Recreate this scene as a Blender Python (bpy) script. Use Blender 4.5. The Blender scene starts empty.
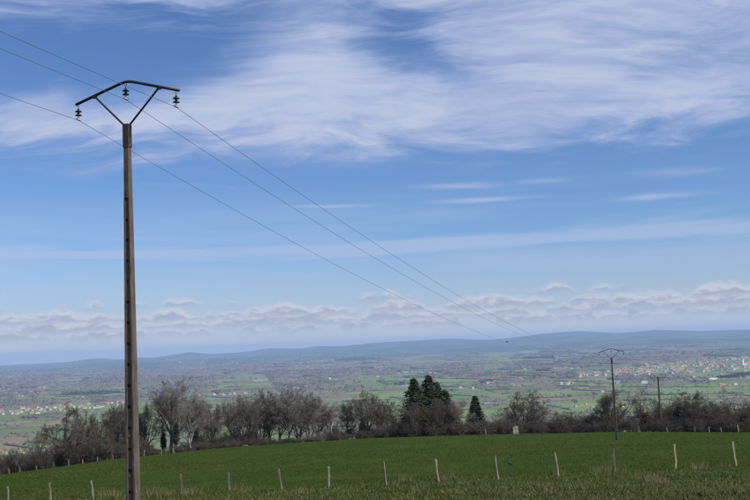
import bpy, math, random
import numpy as np
from mathutils import Vector, Matrix

sc = bpy.context.scene
COL = sc.collection
rad = math.radians

# ------------------------------------------------------------------ camera
CX, CY, CF = 375.0, 250.0, 1000.0
PITCH, ROLL = math.atan(95 / 1000), rad(2.3)
_r = np.array([1.0, 0, 0]); _u = np.array([0, -math.sin(PITCH), math.cos(PITCH)])
FW = np.array([0, math.cos(PITCH), math.sin(PITCH)])
RT = _r * math.cos(ROLL) - _u * math.sin(ROLL)
UP = _u * math.cos(ROLL) + _r * math.sin(ROLL)
cd = bpy.data.cameras.new('camera'); cam = bpy.data.objects.new('camera', cd); COL.objects.link(cam)
cd.sensor_width = 36.0; cd.lens = 36.0 * CF / 750.0; cd.clip_start = 0.1; cd.clip_end = 200000.0
cam.matrix_world = Matrix([[RT[i], UP[i], -FW[i], 0.0] for i in range(3)] + [[0, 0, 0, 1]])
sc.camera = cam

# ------------------------------------------------------------------ sun, exposure
SUN_EL, SUN_AZ = rad(47), rad(122)          # azimuth clockwise from the view direction (+Y)
SUN_STRENGTH = 4.6
SKY_STRENGTH = 0.09
HAZE_DENSITY = 5.4e-5
HAZE_COLOR = (0.46, 0.645, 0.97, 1)
sun_dir = Vector((math.sin(SUN_AZ) * math.cos(SUN_EL), math.cos(SUN_AZ) * math.cos(SUN_EL), math.sin(SUN_EL)))
sl = bpy.data.lights.new('sun', 'SUN'); sun = bpy.data.objects.new('sun', sl); COL.objects.link(sun)
sl.energy = SUN_STRENGTH; sl.angle = rad(2.0); sl.color = (1.0, 0.95, 0.87)
sun.rotation_euler = (-sun_dir).to_track_quat('-Z', 'Y').to_euler()
sun.location = (0, 0, 60)
vs = sc.view_settings
vs.view_transform = 'Standard'; vs.look = 'None'; vs.exposure = 0.0; vs.gamma = 1.0; vs.use_curve_mapping = False
sc.cycles.use_denoising = True
sc.cycles.max_bounces = 6; sc.cycles.diffuse_bounces = 3; sc.cycles.volume_bounces = 1
sc.cycles.filter_width = 1.3


def ray(x, y):
    return FW + RT * (x - CX) / CF + UP * (CY - y) / CF


def at(x, y, Y):
    d = ray(x, y)
    return d * (Y / d[1])


def azel(x, y):
    d = ray(x, y)
    return math.degrees(math.atan2(d[0], d[1])), math.degrees(math.atan2(d[2], math.hypot(d[0], d[1])))


# ------------------------------------------------------------------ node helpers
class NB:
    """tiny expression builder on a node tree"""
    def __init__(s, nt): s.nt = nt; s.L = nt.links

    def new(s, t, **k):
        n = s.nt.nodes.new(t)
        for a, b in k.items(): setattr(n, a, b)
        return n

    def put(s, sock, v):
        if hasattr(v, 'links'): s.L.new(v, sock)
        elif v is not None:
            sock.default_value = v

    def m(s, op, *a):
        n = s.new('ShaderNodeMath', operation=op)
        for i, v in enumerate(a): s.put(n.inputs[i], v)
        return n.outputs[0]

    def add(s, *a):
        r = a[0]
        for b in a[1:]: r = s.m('ADD', r, b)
        return r

    def mul(s, a, b): return s.m('MULTIPLY', a, b)
    def sub(s, a, b): return s.m('SUBTRACT', a, b)

    def ss(s, v, lo, hi, a=0.0, b=1.0):
        n = s.new('ShaderNodeMapRange', interpolation_type='SMOOTHSTEP')
        s.put(n.inputs[0], v)
        for i, q in enumerate((lo, hi, a, b)): s.put(n.inputs[i + 1], q)
        return n.outputs[0]

    def comb(s, x, y, z):
        n = s.new('ShaderNodeCombineXYZ')
        for i, v in enumerate((x, y, z)): s.put(n.inputs[i], v)
        return n.outputs[0]

    def noise(s, vec, scale, detail=4, rough=0.5, dist=0.0, out='Fac', typ='FBM'):
        n = s.new('ShaderNodeTexNoise'); n.noise_type = typ
        s.put(n.inputs['Vector'], vec); n.inputs['Scale'].default_value = scale
        n.inputs['Detail'].default_value = detail; n.inputs['Roughness'].default_value = rough
        n.inputs['Distortion'].default_value = dist
        return n.outputs[out]

    def mix(s, f, a, b, mode='MIX'):
        n = s.new('ShaderNodeMix', data_type='RGBA', blend_type=mode)
        s.put(n.inputs[0], f); s.put(n.inputs[6], a); s.put(n.inputs[7], b)
        return n.outputs[2]

    def ramp(s, f, stops):
        n = s.new('ShaderNodeValToRGB'); e = n.color_ramp.elements
        while len(e) < len(stops): e.new(0.5)
        for i, (p, c) in enumerate(stops):
            e[i].position = p; e[i].color = (*c, 1) if len(c) == 3 else c
        s.put(n.inputs[0], f)
        return n.outputs[0]


# ------------------------------------------------------------------ sky
def build_world():
    w = bpy.data.worlds.new('World'); sc.world = w; w.use_nodes = True
    nt = w.node_tree; nt.nodes.clear(); b = NB(nt)
    sky = b.new('ShaderNodeTexSky', sky_type='NISHITA')
    sky.sun_disc = False; sky.sun_elevation = SUN_EL; sky.sun_rotation = SUN_AZ
    sky.altitude = 500; sky.air_density = 1.0; sky.dust_density = 0.25; sky.ozone_density = 3.0
    tc = b.new('ShaderNodeTexCoord'); sx = b.new('ShaderNodeSeparateXYZ'); b.L.new(tc.outputs['Generated'], sx.inputs[0])
    X, Y, Z = sx.outputs
    az = b.mul(b.m('ARCTAN2', X, Y), 57.2958)
    el = b.mul(b.m('ARCSINE', Z), 57.2958)
    # high cloud sheet, seen in perspective: coordinates on a flat layer overhead
    den = b.add(b.m('MAXIMUM', Z, 0.0), 0.28)
    px = b.m('DIVIDE', X, den); py = b.m('DIVIDE', Y, den)
    pv = b.comb(px, py, 0.0)
    warp = b.noise(pv, 1.6, 3, 0.5, 0.0, 'Color')
    vm = b.new('ShaderNodeVectorMath', operation='MULTIPLY_ADD')
    b.L.new(warp, vm.inputs[0]); vm.inputs[1].default_value = (0.45, 0.3, 0.3); b.L.new(pv, vm.inputs[2])
    wv = vm.outputs[0]
    broad = b.noise(wv, 1.9, 4, 0.55)
    mp = b.new('ShaderNodeMapping'); mp.inputs['Rotation'].default_value = (0, 0, rad(24)); mp.inputs['Scale'].default_value = (1.0, 2.4, 1)
    b.L.new(wv, mp.inputs[0])
    fib = b.noise(mp.outputs[0], 3.4, 10, 0.6, 0.6)
    mp2 = b.new('ShaderNodeMapping'); mp2.inputs['Rotation'].default_value = (0, 0, rad(-9)); mp2.inputs['Scale'].default_value = (0.7, 2.6, 1)
    b.L.new(wv, mp2.inputs[0])
    fib2 = b.noise(mp2.outputs[0], 7.0, 9, 0.6, 0.5)
    mp3 = b.new('ShaderNodeMapping'); mp3.inputs['Rotation'].default_value = (0, 0, rad(38)); mp3.inputs['Scale'].default_value = (0.8, 2.6, 1)
    b.L.new(wv, mp3.inputs[0])
    fib3 = b.noise(mp3.outputs[0], 11.0, 10, 0.62, 0.6)

    waz = b.add(az, b.mul(b.sub(broad, 0.5), 10.0))
    wel = b.add(el, b.mul(b.sub(fib, 0.5), 4.5))

    def G(x, y, sx_, sy_, rot=0.0):
        a0, e0 = azel(x, y); c, s_ = math.cos(rad(rot)), math.sin(rad(rot))
        k = 57.2958 / 1000
        da = b.sub(waz, a0); de = b.sub(wel, e0)
        q = b.m('DIVIDE', b.add(b.mul(da, c), b.mul(de, s_)), sx_ * k)
        p = b.m('DIVIDE', b.sub(b.mul(de, c), b.mul(da, s_)), sy_ * k)
        return b.m('EXPONENT', b.mul(b.add(b.mul(q, q), b.mul(p, p)), -1.0))

    # cirrus coverage: a sheet that begins about ten degrees up and goes on overhead
    cov = b.ss(wel, 9.0, 13.5)
    cov = b.mul(cov, 0.75)
    for (gx, gy, gsx, gsy, rot, wt) in [
            (60, 62, 190, 36, 6, -1.05), (200, 24, 90, 18, 10, -0.45), (300, 55, 70, 30, 10, 0.3), (392, 46, 48, 22, -14, -0.58), (445, 68, 40, 12, -20, -0.3),
            (120, 2, 110, 8, 3, 0.2), (20, 125, 130, 30, 0, 0.25),
            (300, 100, 200, 40, 4, 0.3), (560, 125, 260, 26, 2, 0.28), (600, 30, 200, 40, -20, 0.12), (700, 60, 120, 30, 0, -0.12), (430, 5, 120, 10, 0, 0.15)]:
        cov = b.add(cov, b.mul(G(gx, gy, gsx, gsy, rot), wt))
    tex = b.add(b.mul(b.sub(fib, 0.5), 1.0), b.mul(b.sub(fib2, 0.5), 0.55), b.mul(b.sub(fib3, 0.5), 0.42), b.mul(b.sub(broad, 0.5), 0.35))
    cirrus = b.ss(b.add(cov, tex), 0.02, 1.05)
    cirrus = b.mul(cirrus, 0.95)
    # thin level streaks lower down
    sv = b.comb(b.mul(az, 0.085), b.mul(el, 1.15), 3.7)
    st = b.noise(sv, 1.0, 5, 0.55, 0.4)
    band = b.m('EXPONENT', b.mul(b.m('POWER', b.m('DIVIDE', b.sub(b.add(el, b.mul(b.sub(broad, .5), 1.2)), 5.55), 0.62), 2.0), -1.0))
    streak = b.ss(b.add(st, b.mul(band, 0.34)), 0.56, 0.86)
    streak = b.mul(streak, b.ss(el, 2.5, 5.0))
    streak = b.mul(streak, b.ss(el, 10.5, 8.0))
    streak = b.mul(streak, 0.62)
    mv = b.noise(b.comb(b.mul(az, 0.045), b.mul(el, 0.42), 8.2), 1.0, 4, .55, .3)
    streak = b.m('MAXIMUM', streak, b.mul(b.mul(b.ss(mv, .42, .68), b.ss(el, 3.0, 4.6)), b.mul(b.ss(el, 9.5, 6.0), .42)))
    # a few separate thin streaks
    for (gx, gy, ln_, th_, amp) in [(455, 186, 42, 3.2, .7), (480, 199.5, 50, 2.2, .9), (545, 180, 30, 2.6, .5), (660, 196, 32, 3.0, .85), (665, 173, 50, 4, .55), (325, 206, 50, 2.2, .7), (150, 238, 60, 3, .5), (30, 290, 40, 3, .5), (230, 120, 1, 1, 0), (430, 215, 60, 7, .45)]:
        a0, e0 = azel(gx, gy); kk = 57.2958 / 1000
        q_ = b.m('DIVIDE', b.sub(b.add(az, b.mul(b.sub(st, .5), 3.0)), a0), ln_ * kk)
        p_ = b.m('DIVIDE', b.sub(b.add(el, b.mul(b.sub(fib2, .5), .35)), b.add(b.mul(b.sub(az, a0), -.012), e0)), th_ * kk)
        streak = b.m('MAXIMUM', streak, b.mul(b.m('EXPONENT', b.mul(b.add(b.mul(q_, q_), b.mul(p_, p_)), -1.0)), b.mul(b.ss(fib2, .25, .6), amp * .8)))
    veil = b.mul(b.ss(el, 6.0, 0.0), 0.8)
    # low cumulus rows far away: level bases, lumpy lit tops
    cums = []
    for (base, f1, thr, gain, hmax, seed_) in [(1.0, .42, .37, 1.7, .45, 4.1), (1.4, .34, .34, 2.0, .62, 9.7), (1.85, .24, .37, 2.2, .74, 2.9), (2.6, .25, .50, 2.0, .48, 6.3)]:
        n1 = b.noise(b.comb(b.mul(az, f1), seed_, 0.0), 1.0, 3, .55)
        n2 = b.noise(b.comb(b.mul(az, 1.15), b.mul(el, 2.7), seed_), 1.0, 8, .62)
        n3 = b.noise(b.comb(b.mul(az, .25), seed_ + 5, 2.0), 1.0, 2, .5)
        h_ = b.m('MINIMUM', b.m('MAXIMUM', b.mul(b.sub(n1, thr), gain * 1.6), 0.0), hmax)
        be = b.add(base, b.mul(b.sub(n3, .5), .35))
        ee = b.add(el, b.mul(b.sub(n2, .5), .75))
        up_ = b.sub(ee, be); top_ = b.sub(h_, up_)
        mk = b.mul(b.mul(b.ss(up_, -.25, .3), b.ss(top_, -.2, .25)), b.ss(h_, .03, .35))
        t_ = b.m('DIVIDE', up_, b.m('MAXIMUM', h_, .15))
        cums.append((mk, b.ss(b.add(t_, b.mul(b.sub(n2, .5), 1.4)), .15, 1.0)))
    K = 1.0 / SKY_STRENGTH
    S = lambda r, g, bl: (r * K, g * K, bl * K, 1)
    c = b.mix(1.0, sky.outputs[0], (0.70, 0.90, 1.21, 1), 'MULTIPLY')
    c = b.mix(veil, c, S(0.49, 0.53, 0.66))
    c = b.mix(b.mul(b.ss(el, 2.4, 0.2), 0.85), c, S(0.58, 0.59, 0.66))
    c = b.mix(streak, c, S(0.46, 0.54, 0.76))
    ccol = b.mix(b.ss(b.add(cov, b.mul(tex, 1.15)), 0.35, 1.35), S(0.32, 0.42, 0.69), S(0.57, 0.62, 0.78))
    c = b.mix(cirrus, c, ccol)
    for (mk, lt) in cums:
        c = b.mix(b.mul(mk, 0.80), c, b.mix(lt, S(0.36, 0.40, 0.53), S(0.72, 0.71, 0.74)))
    bg = b.new('ShaderNodeBackground'); b.L.new(c, bg.inputs[0]); bg.inputs[1].default_value = SKY_STRENGTH
    o = b.new('ShaderNodeOutputWorld'); b.L.new(bg.outputs[0], o.inputs[0])
    w.cycles.sampling_method = 'MANUAL'; w.cycles.sample_map_resolution = 1024


build_world()

# ------------------------------------------------------------------ materials
MATS = {}


def mat(name, fn, rough=0.8, spec=0.3):
    if name in MATS: return MATS[name]
    m = bpy.data.materials.new(name); m.use_nodes = True
    nt = m.node_tree; p = nt.nodes['Principled BSDF']; b = NB(nt)
    p.inputs['Roughness'].default_value = rough; p.inputs['Specular IOR Level'].default_value = spec
    fn(b, p); MATS[name] = m
    return m


def noisy(c1, c2, scale, detail=4, bump=0.0, c3=None, lo=0.35, hi=0.65, stretch=(1, 1, 1), vary=0.0):
    """two or three tones mixed by object-space noise, with optional relief and per-object variation"""
    def fn(b, p):
        tc = b.new('ShaderNodeTexCoord'); mp = b.new('ShaderNodeMapping'); mp.inputs['Scale'].default_value = stretch
        b.L.new(tc.outputs['Object'], mp.inputs[0])
        f = b.noise(mp.outputs[0], scale, detail, 0.6)
        col = b.mix(b.ss(f, lo, hi), (*c1, 1), (*c2, 1))
        if c3:
            g = b.noise(mp.outputs[0], scale * 0.37, 3, 0.6)
            col = b.mix(b.ss(g, 0.58, 0.66), col, (*c3, 1))
        if vary:
            oi = b.new('ShaderNodeObjectInfo')
            hs = b.new('ShaderNodeHueSaturation'); b.L.new(col, hs.inputs['Color'])
            b.L.new(b.add(b.mul(oi.outputs['Random'], vary * 2), 1 - vary), hs.inputs['Value'])
            col = hs.outputs[0]
        b.L.new(col, p.inputs['Base Color'])
        if bump:
            bn = b.new('ShaderNodeBump'); bn.inputs['Strength'].default_value = bump; bn.inputs['Distance'].default_value = 0.02
            b.L.new(f, bn.inputs['Height']); b.L.new(bn.outputs[0], p.inputs['Normal'])
    return fn


def attr_mat(c_lo, c_hi, c_alt, up=0.0):
    """tone attribute (0..1) mixes two base colours, alt attribute mixes a third"""
    def fn(b, p):
        a = b.new('ShaderNodeAttribute'); a.attribute_name = 'tone'
        s = b.new('ShaderNodeSeparateColor'); b.L.new(a.outputs['Color'], s.inputs[0])
        col = b.mix(s.outputs[0], (*c_lo, 1), (*c_hi, 1))
        col = b.mix(s.outputs[1], col, (*c_alt, 1))
        b.L.new(col, p.inputs['Base Color'])
        if up:      # blades stand in a dense sward: soften their facing
            g = b.new('ShaderNodeNewGeometry'); vm = b.new('ShaderNodeVectorMath', operation='MULTIPLY_ADD')
            b.L.new(g.outputs['Normal'], vm.inputs[0]); vm.inputs[1].default_value = (1 - up,) * 3; vm.inputs[2].default_value = (0, 0, up)
            nn = b.new('ShaderNodeVectorMath', operation='NORMALIZE'); b.L.new(vm.outputs[0], nn.inputs[0]); b.L.new(nn.outputs[0], p.inputs['Normal'])
    return fn


# ------------------------------------------------------------------ object helpers
def link(o, parent=None, mats=()):
    COL.objects.link(o)
    if parent is not None: o.parent = parent
    return o


def mesh(name, verts, faces, mats, mi=None, tone=None, smooth=False):
    me = bpy.data.meshes.new(name)
    if isinstance(faces, np.ndarray):
        n, k = faces.shape
        me.vertices.add(len(verts)); me.vertices.foreach_set('co', np.asarray(verts, np.float32).ravel())
        me.loops.add(n * k); me.loops.foreach_set('vertex_index', faces.astype(np.int32).ravel())
        me.polygons.add(n); me.polygons.foreach_set('loop_start', np.arange(0, n * k, k, dtype=np.int32))
        me.update(calc_edges=True)
    else:
        me.from_pydata([tuple(map(float, v)) for v in verts], [], [tuple(map(int, f)) for f in faces])
    for m in (mats if isinstance(mats, (list, tuple)) else [mats]): me.materials.append(m)
    if mi is not None: me.polygons.foreach_set('material_index', np.asarray(mi, np.int32))
    if tone is not None:
        at_ = me.color_attributes.new('tone', 'FLOAT_COLOR', 'POINT')
        t = np.ones((len(verts), 4), np.float32); t[:, :tone.shape[1]] = tone
        at_.data.foreach_set('color', t.ravel())
    if smooth: me.polygons.foreach_set('use_smooth', np.ones(len(me.polygons), bool))
    me.update()
    return me


def obj(name, me, parent=None, loc=None, rz=0.0, scale=None):
    o = bpy.data.objects.new(name, me); COL.objects.link(o)
    if parent is not None: o.parent = parent
    if loc is not None: o.location = [float(v) for v in loc]
    if rz: o.rotation_euler = (0, 0, rz)
    if scale is not None: o.scale = scale if hasattr(scale, '__len__') else (scale,) * 3
    return o


def tag(o, label=None, cat=None, group=None, kind=None):
    if label: o['label'] = label
    if cat: o['category'] = cat
    if group: o['group'] = group
    if kind: o['kind'] = kind
    return o


def empty(name, loc=(0, 0, 0), rz=0.0, scale=None):
    o = bpy.data.objects.new(name, None); COL.objects.link(o)
    o.location = [float(v) for v in loc]; o.rotation_euler = (0, 0, rz); o.empty_display_size = 0.3
    if scale is not None: o.scale = scale if hasattr(scale, '__len__') else (scale,) * 3
    return o


def copy_tree(o, parent=None):
    c = o.copy(); COL.objects.link(c); c.parent = parent
    for ch in list(o.children): copy_tree(ch, c)
    return c


class MB:
    """collects boxes, tubes and lathed shapes into one mesh"""
    def __init__(s): s.v = []; s.f = []

    def ring(s, pts): i = len(s.v); s.v += [tuple(p) for p in pts]; return list(range(i, i + len(pts)))

    def skin(s, rings, cap=True):
        for a, b_ in zip(rings, rings[1:]):
            n = len(a)
            for k in range(n): s.f.append((a[k], a[(k + 1) % n], b_[(k + 1) % n], b_[k]))
        if cap: s.f.append(tuple(reversed(rings[0]))); s.f.append(tuple(rings[-1]))

    def tube(s, pts, r, n=8):
        pts = [Vector(p) for p in pts]; rings = []
        rr = r if hasattr(r, '__len__') else [r] * len(pts)
        for i, p in enumerate(pts):
            d = (pts[min(i + 1, len(pts) - 1)] - pts[max(i - 1, 0)]).normalized()
            a = d.cross(Vector((0, 0, 1)) if abs(d.z) < 0.9 else Vector((1, 0, 0))).normalized(); c = d.cross(a)
            rings.append(s.ring([p + (a * math.cos(t) + c * math.sin(t)) * rr[i] for t in [2 * math.pi * k / n for k in range(n)]]))
        s.skin(rings); return s

    def box(s, c, h, rot=None):
        R = rot or Matrix.Identity(3); c = Vector(c)
        q = [c + R @ Vector((x * h[0], y * h[1], z * h[2])) for z in (-1, 1) for (x, y) in ((-1, -1), (1, -1), (1, 1), (-1, 1))]
        a = s.ring(q[:4]); b_ = s.ring(q[4:]); s.skin([a, b_]); return s

    def lathe(s, prof, c=(0, 0, 0), n=12):
        s.skin([s.ring([(c[0] + r * math.cos(t), c[1] + r * math.sin(t), c[2] + z) for t in [2 * math.pi * k / n for k in range(n)]]) for r, z in prof]); return s

    def build(s, name, m, parent=None, smooth=False, **k):
        return obj(name, mesh(name, s.v, s.f, m, smooth=smooth), parent, **k)


# ------------------------------------------------------------------ terrain functions
_PY = np.array([-200, -60, 0, 23, 34, 48, 60, 80, 110, 130, 150, 160, 175, 220, 400, 900, 1500, 2000, 2600, 3e4])
_PZ = np.array([18, 4.6, -1.7, -4.3, -5.35, -6.75, -7.75, -9.15, -11.15, -12.4, -13.75, -14.7, -16.8, -24, -55, -130, -180, -197, -200, -200.])


def _pchip(x, xs, ys):
    h = np.diff(xs); d = np.diff(ys) / h
    m = np.zeros_like(ys); m[1:-1] = np.where(d[1:] * d[:-1] > 0, 2 * d[1:] * d[:-1] / np.where(d[1:] + d[:-1] == 0, 1, d[1:] + d[:-1]), 0)
    m[0], m[-1] = d[0], d[-1]
    i = np.clip(np.searchsorted(xs, x) - 1, 0, len(xs) - 2); t = np.clip((x - xs[i]) / h[i], 0, 1)
    return (ys[i] * (1 + 2 * t) * (1 - t) ** 2 + ys[i + 1] * t * t * (3 - 2 * t) + h[i] * (m[i] * t * (1 - t) ** 2 - m[i + 1] * t * t * (1 - t)))


def sst(x, a, b): t = np.clip((x - a) / (b - a), 0, 1); return t * t * (3 - 2 * t)


RIDGE = [(-60, 369), (0, 366), (65, 362.5), (90, 359), (125, 359), (150, 358), (190, 352), (210, 354), (240, 352.5), (270, 348.5), (300, 348.5),
         (320, 346), (345, 346), (375, 342.5), (410, 340.5), (450, 338.5), (495, 340), (520, 337), (540, 334), (580, 331.5), (615, 333), (655, 330.5), (700, 331), (750, 329.5), (820, 330)]
_ra = np.array([azel(*q)[0] for q in RIDGE]); _re = np.array([azel(*q)[1] for q in RIDGE])


def hills(x, y):
    """height added over the plain far away"""
    r = np.hypot(x, y); a = np.degrees(np.arctan2(x, y))
    e = np.interp(a, _ra, _re)
    D0 = np.interp(a, [-25, -10, 5, 22], [13000, 12000, 10500, 9500])
    DR = np.interp(a, [-25, -8, 4, 22], [27000, 25000, 23000, 22000]) + 900 * np.sin(a * 0.7)
    top = np.tan(np.radians(e)) * DR
    t = np.clip((r - D0) / (DR - D0), 0, 1.2)
    up = np.where(t < 1, t ** 1.7 * (1 - 0.10 * np.sin(np.pi * t)), 1 - (t - 1) * 1.5)
    n = (np.sin(x / 900 + 1.3 * np.sin(y / 1300)) * np.sin(y / 700 + x / 2100) * 0.6 + np.sin(x / 380 + y / 610) * np.sin(y / 420 - x / 800 + 1) * 0.35
         + np.sin(x / 170 + 2) * np.sin(y / 240 + x / 310) * 0.18)
    return (top + 200) * up + n * 62 * sst(t, 0.02, 0.3) * (1 - sst(t, .82, 1.0) * 0.8)


def H(x, y):
    x = np.asarray(x, float); y = np.asarray(y, float)
    z = _pchip(y, _PY, _PZ)
    near = 1 - sst(y, 250, 1200)
    k = np.where(x < 0, 0.00100, 0.00045)
    xx = np.where(np.abs(x) < 110, x * x, 110 * 110 + 220 * (np.abs(x) - 110))
    z = z - k * xx * sst(y, 40, 145) * near
    z = z + (0.05 * np.sin(x / 3.1 + y / 7.0) + 0.05 * np.sin(x / 5.3 - y / 4.1)) * near * (1 - sst(y, 60, 140) * .5) * sst(y, 0, 30)
    far = sst(y, 1800, 2600)
    z = z + far * (4 * np.sin(x / 410 + 1) * np.sin(y / 650) + 5 * np.sin(x / 900 + y / 1500) + 2 * np.sin(y / 300 + x / 700))
    return z + np.where(y > 8000, hills(x, y), 0)


def hit(px, py, ymin, ymax):
    """where the sight line through a photo point meets the ground"""
    d = ray(px, py); ys = np.geomspace(ymin, ymax, 500)
    P = d[None] * (ys / d[1])[:, None]
    below = P[:, 2] < H(P[:, 0], P[:, 1])
    if not below.any(): return None
    i = int(np.argmax(below))
    lo, hi = (ys[max(i - 1, 0)], ys[i])
    for _ in range(30):
        mid = (lo + hi) / 2; p = d * (mid / d[1])
        if p[2] < H(p[0], p[1]): hi = mid
        else: lo = mid
    p = d * (hi / d[1]); p[2] = float(H(p[0], p[1]))
    return p


def grid(name, us, vs_, fn, m):
    U, V = np.meshgrid(us, vs_); P = fn(U, V).reshape(-1, 3)
    nu, nv = len(us), len(vs_); i = np.arange(nu * nv).reshape(nv, nu)
    f = np.stack([i[:-1, :-1], i[:-1, 1:], i[1:, 1:], i[1:, :-1]], -1).reshape(-1, 4)
    return mesh(name, P, f, m, smooth=True)


def ground_green(b, p):
    tc = b.new('ShaderNodeTexCoord'); v = tc.outputs['Object']
    f1 = b.noise(v, 0.22, 5, 0.6); f2 = b.noise(v, 3.0, 4, 0.65); f3 = b.noise(v, 0.05, 3, 0.5)
    c = b.mix(b.ss(f2, 0.35, 0.65), (0.024, 0.043, 0.010, 1), (0.040, 0.066, 0.016, 1))
    c = b.mix(b.mul(b.ss(f1, 0.45, 0.7), 0.6), c, (0.060, 0.080, 0.020, 1))
    c = b.mix(b.mul(b.ss(f3, 0.5, 0.62), 0.35), c, (0.045, 0.066, 0.017, 1))
    b.L.new(c, p.inputs['Base Color'])
    bn = b.new('ShaderNodeBump'); bn.inputs['Strength'].default_value = 0.6; bn.inputs['Distance'].default_value = 0.08
    b.L.new(f2, bn.inputs['Height']); b.L.new(bn.outputs[0], p.inputs['Normal'])


ys = np.concatenate([np.arange(-120, 20, 6), np.arange(20, 180, 1.2), np.geomspace(180, 900, 40)])
us = np.linspace(-1, 1, 121)


def pasture_fn(U, V):
    X = U * (110 + 0.55 * np.abs(V)); return np.stack([X, V, H(X, V)], -1)


pasture = obj('pasture', grid('pasture', us, ys, pasture_fn, mat('pasture_grass', ground_green, 1.0, 0.0)))
tag(pasture, 'sloping green pasture on the hilltop', kind='structure')


def valley_mat(b, p):
    tc = b.new('ShaderNodeTexCoord'); v = tc.outputs['Object']
    f = b.noise(v, 0.004, 6, 0.6); g = b.noise(v, 0.0016, 4, 0.6)
    c = b.mix(b.ss(f, 0.42, 0.6), (0.085, 0.13, 0.05, 1), (0.13, 0.12, 0.08, 1))
    c = b.mix(b.mul(b.ss(g, 0.5, 0.6), 0.8), c, (0.11, 0.095, 0.075, 1))
    b.L.new(c, p.inputs['Base Color'])


def hill_mat(b, p):
    tc = b.new('ShaderNodeTexCoord'); v = tc.outputs['Object']
    f = b.noise(v, 0.0022, 7, 0.65); g = b.noise(v, 0.0007, 5, 0.6)
    c = b.mix(b.ss(f, 0.42, 0.58), (0.030, 0.036, 0.028, 1), (0.085, 0.10, 0.06, 1))
    c = b.mix(b.mul(b.ss(g, 0.48, 0.6), 0.85), c, (0.026, 0.030, 0.022, 1))
    b.L.new(c, p.inputs['Base Color'])


azs = np.radians(np.linspace(-42, 42, 320))


def polar(U, V):
    X = np.sin(U) * V; Y = np.cos(U) * V
    return np.stack([X, Y, H(X, np.maximum(Y, 850))], -1)


R_SPLIT = 9300
v_low = obj('valley', grid('valley', azs, np.geomspace(1150, R_SPLIT, 110), lambda U, V: polar(U, V) - np.array([0, 0, 3.0]), mat('valley_ground', valley_mat, 0.95, 0.05)))
tag(v_low, 'wide valley plain below the hill', kind='structure')
hl = obj('hills', grid('hills', azs, np.linspace(R_SPLIT, 31000, 140), lambda U, V: polar(U, V) - np.array([0, 0, 3.0]) * (V[..., None] < R_SPLIT + 1), mat('hill_woods', hill_mat, 0.95, 0.05)))
tag(hl, 'blue wooded hills along the horizon', kind='structure')

# ------------------------------------------------------------------ farmland: fields, hedges, woods
rng = np.random.default_rng(11); random.seed(5)


def split_fields():
    out = []; edges = []
    start = np.array([(-1300, 1500), (1300, 1500), (8200, 13500), (-8200, 13500)], float)
    stack = [start]
    while stack:
        P = stack.pop(); c = P.mean(0); d = math.hypot(*c)
        Q = np.roll(P, -1, 0); area = 0.5 * abs(np.sum(P[:, 0] * Q[:, 1] - Q[:, 0] * P[:, 1]))
        tgt = 26000 * (d / 2600) ** 1.45 * rng.uniform(0.5, 1.9)
        if area < tgt: out.append(P); continue
        w, v = np.linalg.eigh(np.cov(P.T)); ax = v[:, 1]
        ang = math.atan2(ax[1], ax[0]) + rng.normal(0, 0.13); ax = np.array([math.cos(ang), math.sin(ang)])
        s = P @ ax; cut = s.min() + (s.max() - s.min()) * rng.uniform(0.36, 0.64)
        A, B = [], []
        X = []
        for p, q in zip(P, Q):
            sp, sq = p @ ax - cut, q @ ax - cut
            (A if sp < 0 else B).append(p)
            if sp * sq < 0:
                m_ = p + (q - p) * (sp / (sp - sq)); A.append(m_); B.append(m_); X.append(m_)
        if len(A) < 3 or len(B) < 3: out.append(P); continue
        edges.append((X[0], X[1])); stack += [np.array(A), np.array(B)]
    return out, edges


fields, fedges = split_fields()
FK = ['field_pasture', 'field_crop', 'field_dull', 'field_tan', 'field_brown']
fm = [mat('field_pasture', noisy((0.105, 0.160, 0.044), (0.135, 0.182, 0.054), 0.006, 4), 0.95, .05),
      mat('field_crop', noisy((0.135, 0.198, 0.058), (0.165, 0.215, 0.070), 0.005, 4), 0.95, .05),
      mat('field_dull', noisy((0.11, 0.125, 0.062), (0.14, 0.145, 0.08), 0.006, 4), 0.95, .05),
      mat('field_tan', noisy((0.17, 0.135, 0.085), (0.21, 0.165, 0.105), 0.006, 4), 0.95, .05),
      mat('field_brown', noisy((0.13, 0.105, 0.08), (0.16, 0.125, 0.095), 0.006, 4), 0.95, .05),
      mat('wood_floor', noisy((0.12, 0.10, 0.083), (0.15, 0.125, 0.103), 0.01, 4), 0.95, .05)]
fv, ff, fmi, woods = [], [], [], []
for P in fields:
    c = P.mean(0); d = math.hypot(*c)
    nz = math.sin(c[0] / 700 + 1.1) * math.sin(c[1] / 900 + c[0] / 1500) + 0.5 * math.sin(c[0] / 300 + c[1] / 500)
    pw = np.interp(d, [2000, 3500, 6000, 10000], [0.03, 0.07, 0.19, 0.34]) + 0.13 * nz
    if c[0] / c[1] < -0.05: pw += 0.12 * sst(d, 3500, 5000)
    else: pw -= 0.06 * sst(d, 2500, 4000)
    if rng.random() < pw: k = 5; woods.append(P)
    else: k = int(rng.choice(5, p=[.42, .36, .10, .06, .06]))
    i = len(fv); n = len(P)
    # fan with midpoints, laid over the plain
    ring = []
    for p, q in zip(P, np.roll(P, -1, 0)): ring += [p, (p + q) / 2]
    ring = np.array(ring); ring = c + (ring - c) * 0.995
    al = np.vstack([ring, c[None]]); fv += [(x, y, float(z)) for (x, y), z in zip(al, H(al[:, 0], al[:, 1]) + 0.3)]
    for j in range(len(ring)): ff.append((i + j, i + (j + 1) % len(ring), i + len(ring))); fmi.append(k)
fo = obj('farm_fields', mesh('farm_fields', fv, np.array(ff), fm, mi=fmi))
tag(fo, 'patchwork of green and brown fields across the valley', kind='structure')


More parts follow.
